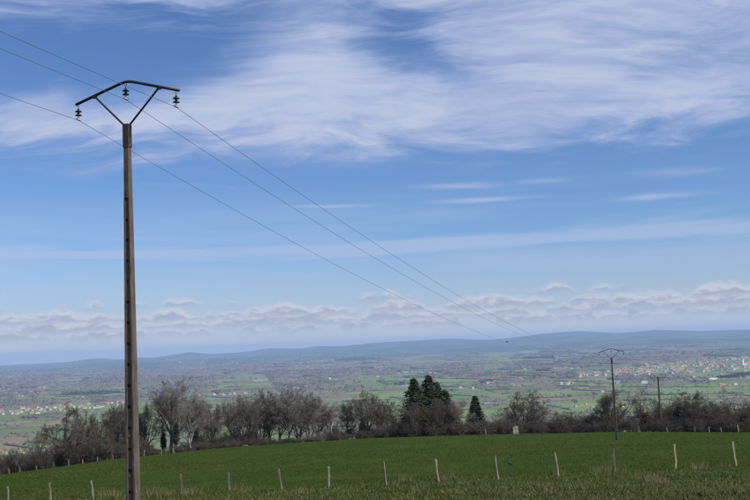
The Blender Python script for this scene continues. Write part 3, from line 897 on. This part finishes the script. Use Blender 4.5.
def hedge(label, segs, name='hedge'):
    """segs: (px, Y, height scale, width scale)"""
    o = empty(name, (0, 0, 0)); tag(o, label, 'hedge')
    for (px, Y, hs, ws) in segs:
        d = ray(px, 440); x = d[0] / d[1] * Y
        obj('thicket', TH[rt.randrange(3)], o, (x, Y, float(H(x, Y))), rt.uniform(-.4, .4) + rt.choice((0, math.pi)), (ws, ws, hs))
    return o


def run(x0, x1, step, Yr, h0, h1, ws=1.0):
    out = []; x = x0
    while x < x1:
        out.append((x + rt.uniform(-step, step) * .3, rt.uniform(*Yr), rt.uniform(h0, h1), ws)); x += step
    return out


hedge('dense brown thicket of bare shrubs left of near line pole', run(-30, 135, 17, (152, 155), .9, 1.3) + run(-30, 140, 22, (157, 163), 1.0, 1.55, 1.25))
hedge('low brown undergrowth beneath the central row of bare trees', run(140, 410, 26, (152, 156), .18, .5) + run(200, 262, 22, (156, 160), .6, 1.0, 1.1) + run(345, 400, 26, (156, 160), .5, .9, 1.1))
hedge('brown scrub around the conifers and the pale stone block', run(398, 500, 16, (151.5, 155), .6, 1.0) + run(490, 600, 20, (153.5, 158), .5, .85) + run(500, 600, 24, (160, 165), .7, 1.15, 1.2))
hedge('brown hedge running along the field edge to the right', run(600, 690, 20, (154, 157), .45, .8) + run(680, 775, 17, (153, 156), .7, 1.0) + run(675, 780, 19, (158, 164), 1.4, 1.9, 1.3))


# evergreen and brown-leaved bushes
def leafy(seed, n, rx, rz, leaf, clumps=9):
    R = np.random.default_rng(seed); c = R.normal(size=(clumps, 3)); c /= np.linalg.norm(c, axis=1, keepdims=True); c *= R.uniform(.2, .75, (clumps, 1))
    i = R.integers(0, clumps, n); d = R.normal(size=(n, 3)); d /= np.linalg.norm(d, axis=1, keepdims=True)
    p = (c[i] + d * R.uniform(.1, .45, (n, 1))) * np.array([rx, rx, rz]) + np.array([0, 0, rz * .95])
    p[:, 2] = np.maximum(p[:, 2], 0.05)
    t = R.normal(size=(n, 3, 3)); t /= np.linalg.norm(t, axis=2, keepdims=True)
    v = p[:, None] + t * leaf * R.uniform(.5, 1.2, (n, 1, 1))
    return v.reshape(-1, 3), np.arange(n * 3).reshape(-1, 3)


ivy_m = mat('dark_evergreen_leaves', noisy((0.012, 0.018, 0.010), (0.026, 0.036, 0.017), 2.0, 3, vary=.3), .6, .3)
brl_m = mat('dry_brown_leaves', noisy((0.085, 0.052, 0.032), (0.13, 0.082, 0.05), 2.0, 3, vary=.2), .85, .15)
LV = [mesh('leaves', *leafy(80 + i, 4200, 1, 1, .085), ivy_m) for i in range(2)]; LB = mesh('leaves', *leafy(90, 2600, 1, 1, .075), brl_m)
BST = MB()
for k in range(5):
    a = k * 1.257; BST.tube([(0, 0, -.3), (.15 * math.cos(a), .15 * math.sin(a), .5), (.5 * math.cos(a), .5 * math.sin(a), 1.4)], [.05, .035, .015], 5)
BSM = mesh('bush_stems', BST.v, BST.f, bark_d)


def bush(px, Y, wpx, top, bot_off, me, label, name, group=None):
    d = ray(px, 440); x = d[0] / d[1] * Y; z = float(H(x, Y)) + bot_off; zt = at(px, top, Y)[2]
    t = empty(name, (x, Y, z), rt.uniform(0, 6), (wpx * Y / 2000,) * 2 + ((zt - z) / 1.95,))
    obj('leaves', me, t); obj('stems', BSM, t); tag(t, label, 'bush', group)


for px, Y, w, top, lab in [(163, 157, 9, 424, 'narrow dark ivy-clad bush left of the tallest bare tree trunk'), (176, 156, 12, 420, 'dark ivy-clad bush between the tallest and the pale-barked tree'),
                           (197, 158, 12, 425, 'dark ivy-clad bush right of the pale-barked tree'), (363, 160, 14, 416, 'dark evergreen bush under the dense dark bare tree'),
                           (409, 156, 22, 412, 'dark evergreen bush at the foot of the left conifer'), (680, 155, 20, 404, 'tall dark evergreen bush right of the crossarm pole'),
                           (704, 158, 26, 408, 'broad dark evergreen bush in the right hedge'), (746, 154, 18, 411, 'dark evergreen bush at the right edge'), (532, 157, 16, 418, 'dark bush right of the pale stone block')]:
    bush(px, Y, w, top, 0, LV[rt.randrange(2)], lab, 'evergreen_bush', 'dark evergreen bushes along the field edge')
bush(646, 156, 26, 404, 0, LB, 'bush keeping dry brown leaves left of the crossarm pole', 'brown_leaved_bush')
bush(725, 161, 40, 404, 0, LB, 'wide bush with dry brown leaves in the right hedge', 'brown_leaved_bush')
bush(634, 158, 20, 414, 0, LB, 'small bush with dry brown leaves right of far line pole', 'brown_leaved_bush')


# ------------------------------------------------------------------ conifers
def conifer(seed, Hh, W, px, Y, top, label, lean=0.0, double=None):
    R = np.random.default_rng(seed); d = ray(px, 440); x = d[0] / d[1] * Y; z = float(H(x, Y)); Hh = at(px, top, Y)[2] - z
    t = empty('conifer', (x, Y, z), R.uniform(0, 6)); tag(t, label, 'tree', 'conifers among the bare trees')
    MB().tube([(0, 0, -.5), (.05, 0, Hh * .5), (0, .03, Hh)], [.22, .13, .015], 8).build('trunk', bark_d, t)
    v, f = [], []; tone = []
    nb = 240
    for i in range(nb):
        h = .06 + .93 * (i / nb) ** .9; L = W / 2 * (1.02 - h) ** .95 * R.uniform(.6, 1.12) * (1 if h > .16 else .85); a = i * 2.4 + R.normal(0, .3)
        dx, dy = math.cos(a), math.sin(a); rise = R.uniform(.05, .35) * (h - .3)
        for s in range(int(26 + 30 * (1 - h))):
            u = R.random() ** .75; r_ = L * u; zz = h * Hh + L * (rise * u * 2 - .28 * u * u) + L * .12 * max(0, u - .75) * 4
            c = np.array([dx * r_, dy * r_, zz]) + R.normal(0, .08 + .05 * L * (1 - u * .5), 3) * np.array([1, 1, .6])
            q = c + R.normal(0, 1, (3, 3)) * np.array([.13, .13, .09]); q[0] += np.array([dx, dy, -.25]) * .14
            n_ = len(v); v += list(q); f.append((n_, n_ + 1, n_ + 2))
    for k in range(60):
        c = np.array([0, 0, Hh * (.93 + .07 * k / 60)]); q = c + R.normal(0, 1, (3, 3)) * np.array([.07, .07, .12]); n_ = len(v); v += list(q); f.append((n_, n_ + 1, n_ + 2))
    me = mesh('needles', np.array(v), np.array(f), mat('conifer_needles', noisy((0.018, 0.032, 0.016), (0.046, 0.068, 0.030), 1.2, 3, vary=.2), .7, .25)); obj('needles', me, t)


conifer(1, 9, 9.4, 416, 158, 378.5, 'tall dark conifer, leftmost of the conifer group')
conifer(2, 9, 12.0, 431, 160, 375.5, 'tallest broad dark conifer in the middle of the group')
conifer(5, 8, 8.5, 439, 161, 382.5, 'dark conifer filling the group between tallest and lower one')
conifer(4, 7, 7.4, 447, 161, 390, 'lower dark conifer on the right flank of the tallest')
conifer(3, 6, 5.0, 477, 157, 396.5, 'small separate dark conifer right of the group')

# ------------------------------------------------------------------ grass
def blades(X, Y, hgt, wid, lean, tone):
    n = len(X); Z = H(X, Y); a = rng.uniform(0, 2 * math.pi, n); ca, sa = np.cos(a), np.sin(a)
    b_ = rng.uniform(0, 2 * math.pi, n); lx, ly = np.cos(b_) * lean * hgt, np.sin(b_) * lean * hgt
    V = np.empty((n, 3, 3)); V[:, 0] = np.stack([X - ca * wid, Y - sa * wid, Z - .02], -1); V[:, 1] = np.stack([X + ca * wid, Y + sa * wid, Z - .02], -1)
    V[:, 2] = np.stack([X + lx, Y + ly, Z + hgt], -1)
    return V.reshape(-1, 3), np.arange(n * 3).reshape(-1, 3), np.repeat(tone, 3, 0)


POSTS = [(8, 503, 487), (51, 501, 483), (93, 499, 481), (180.5, 494.5, 474.5), (229.5, 491.5, 472.5), (281.5, 490, 468.6), (328.5, 487.5, 467), (386.5, 485, 462), (438.5, 482, 460), (498, 479.5, 456), (558.5, 476.5, 452.5), (615.5, 472.5, 449.4), (675, 469, 444.8), (735.5, 466.3, 442)]
PG = [hit(x, y, 25, 140) for x, y, _ in POSTS]
fx = np.array([p[0] for p in PG]); fy = np.array([p[1] for p in PG]); _c = np.polyfit(fx, fy, 2)


def fence_y(X): return np.polyval(_c, np.clip(X, fx[0] - 8, fx[-1] + 8))


def cnoise(X, Y, s):  # cheap smooth clumping
    return (np.sin(X / s + 1.7 * np.sin(Y / (s * 1.3))) + np.sin(Y / (s * .8) + 1.3 * np.sin(X / (s * 1.7) + 2)) + np.sin((X + Y) / (s * .55) + 4)) / 3


n = 330000
Yg = 1 / rng.uniform(1 / 158, 1 / 33, n); Xg = rng.uniform(-.50, .50, n) * (Yg + 8)
k = Yg > fence_y(Xg) - .4; Xg, Yg = Xg[k], Yg[k]; cl = cnoise(Xg, Yg, .6) * .45 + cnoise(Xg * .5, Yg, 2.6) * .5 + cnoise(Xg * .3, Yg, 9.0) * .45
hg = rng.uniform(.03, .085, len(Xg)) * (1 + .6 * cl) * (1 + Yg / 260)
tn = np.stack([np.clip(.46 + .48 * cl + rng.normal(0, .22, len(Xg)), 0, 1), (rng.random(len(Xg)) < .03 + .22 * np.clip(cnoise(Xg * .4 + 9, Yg, 5.0), 0, 1)) * .45], -1)
V, Fc, T = blades(Xg, Yg, hg, .009 * (.5 + Yg / 60), .9, tn)
gmat = mat('grass_blades', attr_mat((0.025, 0.041, 0.008), (0.078, 0.106, 0.022), (0.16, 0.14, 0.06), .72), 1.0, .0)
tag(obj('meadow_grass', mesh('meadow_grass', V, Fc, gmat, tone=T)), 'short green meadow grass beyond the near fence', 'grass', kind='stuff')
n = 340000
Yg = 1 / rng.uniform(1 / 64, 1 / 27, n); Xg = rng.uniform(-.50, .50, n) * (Yg + 8)
k = Yg < fence_y(Xg) + .5; Xg, Yg = Xg[k], Yg[k]; cl = cnoise(Xg, Yg, .45) * .5 + cnoise(Xg, Yg, 1.9) * .6
edge = np.exp(-((Yg - fence_y(Xg)) / .7) ** 2)
dry = np.clip(.20 + .45 * cnoise(Xg + 30, Yg * 1.6, 1.3) + .25 * cnoise(Xg, Yg, .33) + .15 * edge, 0, 1)
hg = rng.uniform(.04, .13, len(Xg)) * (1 + .7 * cl) * (1 + .6 * edge)
alt = (rng.random(len(Xg)) < .20 + .62 * dry) * rng.uniform(.35, 1, len(Xg))
V, Fc, T = blades(Xg, Yg, hg, rng.uniform(.006, .013, len(Xg)), 1.1, np.stack([np.clip(.35 + .4 * cl + rng.normal(0, .2, len(Xg)), 0, 1), alt], -1))
vmat = mat('rough_grass_blades', attr_mat((0.036, 0.054, 0.011), (0.070, 0.088, 0.020), (0.24, 0.20, 0.115), .75), 1.0, .0)
tag(obj('rough_grass', mesh('rough_grass', V, Fc, vmat, tone=T)), 'rough grass with dry straw tufts before the near fence', 'grass', kind='stuff')
# taller pale tufts along the fence foot
tx, ty, tw = [], [], []
for px, py in [(108, 496), (114, 497), (152, 494), (157, 495), (168, 495), (190, 494), (196, 493), (235, 491), (247, 491), (403, 482), (447, 481), (450, 480), (560, 476), (600, 473), (608, 472), (655, 480), (650, 482), (618, 472), (725, 468), (700, 469), (705, 470), (545, 492), (580, 490), (660, 484), (300, 494), (420, 492)]:
    g = hit(px, py, 25, 140); n = 90; tx += list(g[0] + rng.normal(0, .22, n)); ty += list(g[1] + rng.normal(0, .2, n))
tx, ty = np.array(tx), np.array(ty); n = len(tx)
V, Fc, T = blades(tx, ty, rng.uniform(.15, .5, n), np.full(n, .009), .55, np.stack([rng.uniform(.3, 1, n), rng.uniform(.3, 1, n)], -1))
tag(obj('dry_tufts', mesh('dry_tufts', V, Fc, vmat, tone=T)), 'taller pale dry grass tufts at the foot of near fence', 'grass', kind='stuff')


# ------------------------------------------------------------------ fences
def wood_mat(nm, a, c, c3): return mat(nm, noisy(a, c, 9.0, 5, .6, c3, stretch=(1, 1, .25), vary=.25), .9, .15)


post_ms = [wood_mat('weathered_wood', (0.16, 0.13, 0.105), (0.26, 0.22, 0.18), (0.09, 0.075, 0.06)), wood_mat('brown_wood', (0.13, 0.10, 0.075), (0.23, 0.185, 0.14), (0.33, 0.29, 0.23)), wood_mat('split_wood', (0.26, 0.18, 0.12), (0.42, 0.33, 0.24), (0.48, 0.25, 0.13))]


def post_mesh(seed, r, h, m, bend=.02):
    R = np.random.default_rng(seed); b = MB(); rings = []; k = 7; ph = R.uniform(.75, 1.2, 9); cx = cy = 0.0
    for i in range(k):
        u = i / (k - 1); cx += R.normal(0, bend); cy += R.normal(0, bend); z = -.4 + (h + .4) * u; rr = r * (1.06 - .16 * u)
        rings.append(b.ring([(cx + rr * ph[j] * (1 + R.normal(0, .05)) * math.cos(j * .698), cy + rr * ph[j] * math.sin(j * .698), z + (R.normal(0, .03) + .03 * math.cos(j * .698) if i == k - 1 else 0)) for j in range(9)]))
    b.skin(rings); return mesh('post', b.v, b.f, m)


nf = empty('wire_fence', PG[7]); tag(nf, 'near wire fence of weathered wooden posts crossing the foreground pasture', 'fence')
tops = []
for i, ((x, yb, yt), g) in enumerate(zip(POSTS, PG)):
    h = at(x, yt, g[1])[2] - g[2]; mm = post_ms[2] if i >= 12 else post_ms[i % 2]
    o = obj('post', post_mesh(i, rt.uniform(.055, .075), h, mm, .012 + .014 * (i >= 12)), nf, Vector(g) - Vector(PG[7]), rt.uniform(0, 6))
    o.rotation_euler = (rt.uniform(-.03, .03), rt.choice([-.02, -.05, .0, -.07, .02]) if i not in (2, 5, 13) else -.11, rt.uniform(0, 6) * 0)
    tops.append((Vector(g), h))
wire_m = mat('fence_wire', noisy((0.05, 0.045, 0.04), (0.08, 0.07, 0.06), 5, 2), .6, .4)
for fr in (.45, .72, .93):
    P = []
    for (a, ha), (c, hc) in zip(tops, tops[1:]):
        for s in range(4):
            u = s / 4; q = a.lerp(c, u); q.z += (ha * (1 - u) + hc * u) * fr - .03 * 4 * u * (1 - u); q.y -= .07; P.append(q - Vector(PG[7]))
    MB().tube(P, .0013, 4).build('wire', wire_m, nf)

FP = [(9, 470.6), (19.6, 469), (36, 468), (54, 466), (68.6, 465.5), (82.6, 463.6), (97.4, 461), (113, 459), (144, 456), (161, 454), (174, 452)]
FR = [(486, 434), (639, 435), (667, 434), (695, 431.5), (709, 430.5), (721, 429.5), (738, 427.5), (752, 426)]


def far_fence(L, label, hgt):
    pts_ = []
    for i, (px, py) in enumerate(L):
        d = ray(px, py); Y = 149.5; x = d[0] / d[1] * Y; pts_.append(Vector((x, Y, float(H(x, Y)))))
    o = empty('wire_fence', pts_[0]); tag(o, label, 'fence')
    for i, p in enumerate(pts_):
        h = hgt * rt.uniform(.8, 1.2) * (1.35 if L[i][0] == 738 else 1)
        obj('post', post_mesh(100 + i, .085, h, post_ms[0]), o, p - pts_[0])
    for fr in (.5, .9):
        MB().tube([p + Vector((0, -.1, hgt * fr * .8)) - pts_[0] for p in pts_], .003, 4).build('wire', wire_m, o)


far_fence(FP, 'low wire fence with pale posts along the left thicket', .75)
far_fence(FR, 'low wire fence with pale posts along the right hedge', .75)

# ------------------------------------------------------------------ pale stone block
sb = MB(); R = np.random.default_rng(4)
sb.box((0, 0, .5), (.42, .35, .62)); import bmesh
bm = bmesh.new(); me = mesh('stone_block', sb.v, sb.f, mat('pale_stone', noisy((0.20, 0.185, 0.16), (0.32, 0.30, 0.26), 4, 5, .5, (0.13, 0.12, 0.10)), .9, .2)); bm.from_mesh(me)
bmesh.ops.subdivide_edges(bm, edges=bm.edges, cuts=4, use_grid_fill=True)
for v in bm.verts:
    v.co += Vector(R.normal(0, .025, 3)); v.co.z -= max(0, v.co.z - .6) * .35 * (v.co.x < -.1); v.co.x *= 1 - .12 * max(v.co.z, 0)
bm.to_mesh(me); bm.free()
d = ray(515, 435); Y = 150.5; x = d[0] / d[1] * Y
tag(obj('stone_block', me, loc=(x, Y, float(H(x, Y))), rz=.3), 'pale upright stone block before the scrub right of small conifer', 'stone')

# ------------------------------------------------------------------ power line
C0 = at(127, 124, 23.0); N0 = at(611.5, 358, 112.0)
LD = np.array([N0[0] - C0[0], N0[1] - C0[1], 0]); SPAN = float(np.hypot(*LD[:2])); LD /= SPAN
AR = np.array([LD[1], -LD[0], 0]); RZ = math.atan2(AR[1], AR[0])


def concrete(b, p):
    tc = b.new('ShaderNodeTexCoord'); v = tc.outputs['Object']
    mp = b.new('ShaderNodeMapping'); mp.inputs['Scale'].default_value = (1, 1, .16); b.L.new(v, mp.inputs[0])
    f = b.noise(mp.outputs[0], 14, 6, .65); g = b.noise(v, 45, 4, .6); st = b.noise(v, 1.3, 4, .6)
    c = b.mix(b.ss(f, .35, .68), (0.082, 0.060, 0.047, 1), (0.165, 0.128, 0.104, 1))
    c = b.mix(b.mul(b.ss(g, .5, .7), .5), c, (0.20, 0.165, 0.14, 1))
    c = b.mix(b.mul(b.ss(st, .45, .65), .6), c, (0.075, 0.060, 0.048, 1))
    li = b.noise(v, 5.5, 3, .5); li2 = b.noise(v, 30, 3, .5)
    c = b.mix(b.mul(b.ss(li, .72, .74), b.ss(li2, .4, .5)), c, (0.28, 0.15, 0.045, 1))
    b.L.new(c, p.inputs['Base Color'])
    bn = b.new('ShaderNodeBump'); bn.inputs['Strength'].default_value = .7; bn.inputs['Distance'].default_value = .01
    b.L.new(g, bn.inputs['Height']); b.L.new(bn.outputs[0], p.inputs['Normal'])


conc = mat('weathered_concrete', concrete, .92, .15)
steel = mat('painted_steel', noisy((0.012, 0.012, 0.014), (0.028, 0.026, 0.026), 8, 4, .2, (0.05, 0.032, 0.022)), .55, .4)
glass_m = mat('insulator_glass', noisy((0.008, 0.022, 0.020), (0.015, 0.035, 0.032), 6, 2), .12, .6)
clamp_m = mat('clamp_aluminium', noisy((0.42, 0.38, 0.34), (0.55, 0.5, 0.45), 10, 3), .5, .5)
band_m = mat('galvanised_band', noisy((0.055, 0.05, 0.045), (0.09, 0.08, 0.072), 10, 3), .6, .4)
PH = 9.45                                    # pole height above the ground
LICH = mat('orange_lichen', noisy((0.30, 0.16, 0.05), (0.22, 0.12, 0.045), 30, 4, .5), .95, .05)


def pole_shaft(Hp):
    """tapering I-section concrete pole: two flanges and a recessed web, solid at the head. Origin at the head, arm along local x"""
    b = MB(); wb, wt = 0.124, 0.064; zt = -1.75; wm_ = wt + (wb - wt) * 1.75 / Hp

    def w(z): return wt + (wb - wt) * (-z) / Hp
    ch = .012

    def sq(z):
        a = w(z); return b.ring([(-a + ch, -a, z), (a - ch, -a, z), (a, -a + ch, z), (a, a - ch, z), (a - ch, a, z), (-a + ch, a, z), (-a, a - ch, z), (-a, -a + ch, z)])
    b.skin([sq(zt), sq(-.8), sq(0)])

    def sec(z):
        a = w(z); fl = a * .40; web = a * .22
        return b.ring([(-a, -a, z), (-a + fl, -a, z), (-a + fl + .008, -web, z), (a - fl - .008, -web, z), (a - fl, -a, z), (a, -a, z), (a, a, z), (a - fl, a, z), (a - fl - .008, web, z), (-a + fl + .008, web, z), (-a + fl, a, z), (-a, a, z)])
    b.skin([sec(z) for z in np.linspace(-Hp - .8, zt, 8)])
    return mesh('shaft', b.v, b.f, conc), w


SHAFT, WF = pole_shaft(PH)


def rung_mesh():
    b = MB(); b.box((0, 0, 0), (.5, .5, .5))
    for i in b.f: pass
    return mesh('web_panel', b.v, b.f, conc)


RUNG = rung_mesh()


def insulator(parent, s, h):
    """suspension string of two glass discs with shackle and clamp"""
    r = empty('insulator', (s, 0, h)); r.parent = parent
    b = MB(); b.tube([(0.022, 0, .0), (0.022, 0, -.05), (0, 0, -.075), (-.022, 0, -.05), (-.022, 0, .0)], .006, 6); b.tube([(0, 0, -.07), (0, 0, -.12)], .010, 6)
    b.build('shackle', band_m, r)
    for zc in (-.155, -.245):
        m_ = MB(); m_.lathe([(.012, .052), (.026, .048), (.030, .020), (.060, .008), (.078, -.010), (.080, -.020), (.060, -.014), (.030, -.022), (.012, -.040)], (0, 0, zc), 14); m_.build('disc', glass_m, r, smooth=True)
    MB().tube([(0, 0, -.28), (0, 0, -.335)], .009, 6).build('pin', band_m, r)
    b = MB(); b.box((0, 0, -.355), (.028, .075, .018)); b.box((0, 0, -.328), (.014, .03, .014)); b.build('clamp', clamp_m, r)
    return r


def line_pole(loc, label):
    t = empty('utility_pole', loc, RZ); tag(t, label, 'utility pole')
    obj('shaft', SHAFT, t)
    z = -1.76; step = .476                       # recessed web panels between the climbing slots
    while z > -PH - .3:
        a = WF(z - step / 2); hgt_ = step - .075
        for sy in (-1, 1):
            obj('web_panel', RUNG, t, (0, sy * a * .49, z - .075 - hgt_ / 2), 0, (a * 1.215, a * .60, hgt_))
        z -= step
    # head sleeve with bolts
    b = MB(); a = .076
    b.skin([b.ring([(-a, -a, zz), (a, -a, zz), (a, a, zz), (-a, a, zz)]) for zz in (-.56, -.02)])
    b.build('sleeve', mat('sleeve_steel', noisy((0.045, 0.034, 0.026), (0.075, 0.058, 0.045), 8, 4, .3), .7, .3), t)
    for zz in (-.52, -.12):
        MB().tube([(-.10, .03, zz), (.10, .03, zz)], .010, 6).build('bolt', band_m, t)
    # bent arm and its struts
    arm = MB().tube([(-1.41, 0, .63), (-.6, 0, .865), (-.17, 0, .985), (-.05, 0, 1.01), (.07, 0, 1.01), (.19, 0, .985), (.6, 0, .865), (1.41, 0, .63)], .034, 10).build('crossarm', steel, t, smooth=True)
    for s in (-1, 1):
        MB().tube([(s * .085, 0, -.30), (s * .09, 0, -.01), (s * .88, 0, .765)], .024, 8).build('strut', steel, t)
        MB().box((s * .88, 0, .755), (.05, .03, .035)).build('strut_plate', steel, t)
    for s, h in ((-1.345, .62), (-.02, .965), (1.325, .62)): insulator(t, s, h)
    return t


near_pole = line_pole(C0, 'tall near concrete power pole with climbing slots and bent steel crossarm')
# orange lichen crusts on the shaft, each a thin raised patch
for (s, y_, z_, r_) in [(.0, -1, -7.20, .045), (.0, -1, -8.10, .04), (1, .1, -8.45, .035)]:
    a = WF(z_); b = MB(); n = 9; rr = [r_ * rt.uniform(.6, 1.2) for _ in range(n)]
    if y_ == -1: pts_ = [(s + rr[k] * math.cos(k * .698), -a * .70 * 1.4, z_ + rr[k] * .8 * math.sin(k * .698)) for k in range(n)]; off = Vector((0, -.006, 0))
    else: pts_ = [(a + .001, -.05 + rr[k] * math.cos(k * .698), z_ + rr[k] * 1.2 * math.sin(k * .698)) for k in range(n)]; off = Vector((.006, 0, 0))
    if y_ == -1: pts_ = [(x - a * .95, -a - .001, z) for x, y, z in pts_] if abs(s) > .01 else [(x - .02, -a * .79 - .002, z) for x, y, z in pts_]
    b.skin([b.ring(pts_), b.ring([tuple(Vector(p) + off) for p in pts_])]); b.build('lichen_patch', LICH, near_pole)
far_pole = copy_tree(near_pole)
for c in list(far_pole.children):
    if c.name.startswith('lichen'): bpy.data.objects.remove(c)
far_pole.location = N0; tag(far_pole, 'smaller far concrete power pole at the field edge, matching bent crossarm', 'utility pole')
fz = float(H(N0[0], N0[1]))

# wooden pole with a straight crossarm, farther down the same line
T3 = at(658, 377.3, 158.0); tz = float(H(T3[0], T3[1])); hp = T3[2] - tz
wp = empty('crossarm_pole', (T3[0], T3[1], tz), RZ); tag(wp, 'slim brown pole with straight crossarm among the right-hand trees', 'utility pole')
brown = wood_mat('pole_wood', (0.075, 0.060, 0.048), (0.12, 0.10, 0.082), (0.05, 0.042, 0.035))
MB().tube([(0, 0, -.6), (0, 0, hp * .5), (0, 0, hp + .12)], [.19, .16, .12], 10).build('shaft', brown, wp)
MB().box((0, -.15, hp - .05), (1.22, .035, .032)).build('crossarm', steel, wp)
P3 = []
for s in (-1.15, -.5, 1.15):
    b = MB(); b.lathe([(.02, .02), (.02, .08), (.07, .09), (.075, .14), (.03, .16), (.07, .19), (.06, .25), (.02, .27)], (s, -.15, hp), 10); b.build('insulator', glass_m, wp, smooth=True)
    P3.append(Vector((T3[0], T3[1], tz)) + Vector(AR) * s - Vector(LD) * .15 + Vector((0, 0, hp + .27)))
for s in (-1, 1): MB().tube([(s * .75, -.15, hp - .1), (s * .08, -.13, hp - .65)], .022, 6).build('brace', steel, wp)

wire = mat('aluminium_conductor', noisy((0.10, 0.10, 0.105), (0.15, 0.15, 0.155), 3, 2), .45, .5)
for (s, h), p3, lab in zip(((-1.345, .62), (-.02, .965), (1.325, .62)), P3, ('left', 'middle', 'right')):
    A = Vector(C0 + AR * s) + Vector((0, 0, h - .377)); B = Vector(N0 + AR * s) + Vector((0, 0, h - .377)); pts_ = []
    Z0 = A - Vector(LD) * 90 + Vector((0, 0, 9.0))
    for P, Q, S, n in ((Z0, A, 2.0, 40), (A, B, 1.95, 60), (B, p3, .35, 16)):
        for k in range(n):
            u = k / n; q = P.lerp(Q, u); q.z -= 4 * S * u * (1 - u); pts_.append(q)
    pts_.append(p3)
    tag(MB().tube(pts_, .0052, 6).build('power_line', wire, smooth=True), 'thin %s power line strung through the crossarm insulators of both concrete poles' % lab, 'power line', 'three power lines between the poles')


# ------------------------------------------------------------------ birds
def bird(loc, size, pose, rz, label):
    """body one lofted mesh; wings folded on the ground bird, spread on the flying one"""
    t = empty('bird', loc, rz, size); tag(t, label, 'bird'); dk = mat('black_feathers', noisy((0.008, 0.008, 0.010), (0.018, 0.018, 0.02), 20, 3), .5, .3)
    b = MB(); tilt = .35 if pose == 'stand' else .05; rings = []
    for x, r in [(-.62, .02), (-.5, .07), (-.3, .13), (-.05, .19), (.18, .20), (.36, .14), (.44, .115), (.54, .12), (.63, .085), (.69, .035), (.82, .008)]:
        zc = x * tilt + (.09 if x > .4 else 0); rings.append(b.ring([(x, r * math.cos(a), zc + r * math.sin(a) * .95) for a in [k * math.pi / 5 for k in range(10)]]))
    b.skin(rings); b.build('body', dk, t, smooth=True)
    b = MB(); q = [(-.45, -.06), (-.95, -.13), (-.95, .13), (-.45, .06)]; b.skin([b.ring([(x, y, x * tilt - .01) for x, y in q]), b.ring([(x, y, x * tilt + .02) for x, y in q])]); b.build('tail', dk, t)
    for s in (-1, 1):
        b = MB()
        if pose == 'stand': q = [(.25, .19, .12), (-.1, .215, .06), (-.75, .08, -.2), (-.3, .17, -.18), (.15, .2, -.02)]
        else: q = [(.28, .12, .05), (.22, .75, .32), (-.05, 1.35, .22), (-.22, 1.2, .2), (-.18, .7, .28), (-.22, .12, .04)]
        o = Vector((0, .02 * s, 0)) if pose == 'stand' else Vector((0, 0, .025))
        q = [Vector((x, y * s, z)) for x, y, z in q]; b.skin([b.ring(q), b.ring([p + o for p in q])]); b.build('wing', dk, t)
        if pose == 'stand': MB().tube([(.02, .07 * s, -.15), (.05, .07 * s, -.4), (.14, .07 * s, -.42)], .014, 5).build('leg', dk, t)


g = hit(509.5, 466, 40, 140); bird((g[0], g[1], g[2] + .15), .32, 'stand', 2.6, 'black crow on the meadow right of a fence post')
P = at(507, 341.8, 95); bird(P, .19, 'fly', .3, 'small dark bird flying before the hills near the wires')

# ------------------------------------------------------------------ haze: even air round everything
hb = MB().box((0, 0, -36.5), (31500, 31500, 179.5)); hm = bpy.data.materials.new('haze_air'); hm.use_nodes = True; nt = hm.node_tree; nt.nodes.clear()
vo = nt.nodes.new('ShaderNodeVolumePrincipled'); vo.inputs['Color'].default_value = HAZE_COLOR; vo.inputs['Density'].default_value = HAZE_DENSITY; vo.inputs['Anisotropy'].default_value = 0.0
oo = nt.nodes.new('ShaderNodeOutputMaterial'); nt.links.new(vo.outputs[0], oo.inputs['Volume'])
tag(hb.build('haze', hm), 'thin bluish haze filling the valley air', kind='stuff')
sc.cycles.volume_step_rate = 1.0
_hz = [float(o.data.vertices and max((v.co.z for v in o.data.vertices))) for o in (hl,)]
print('hill top', _hz, 'low', min(v.co.z for v in v_low.data.vertices), 'far pole base gap', N0[2] - PH - fz, 'near', C0[2] - PH - float(H(C0[0], C0[1])), 'houses', len(HOUSES), 'wood pts', len(pts), 'fields', len(fields))
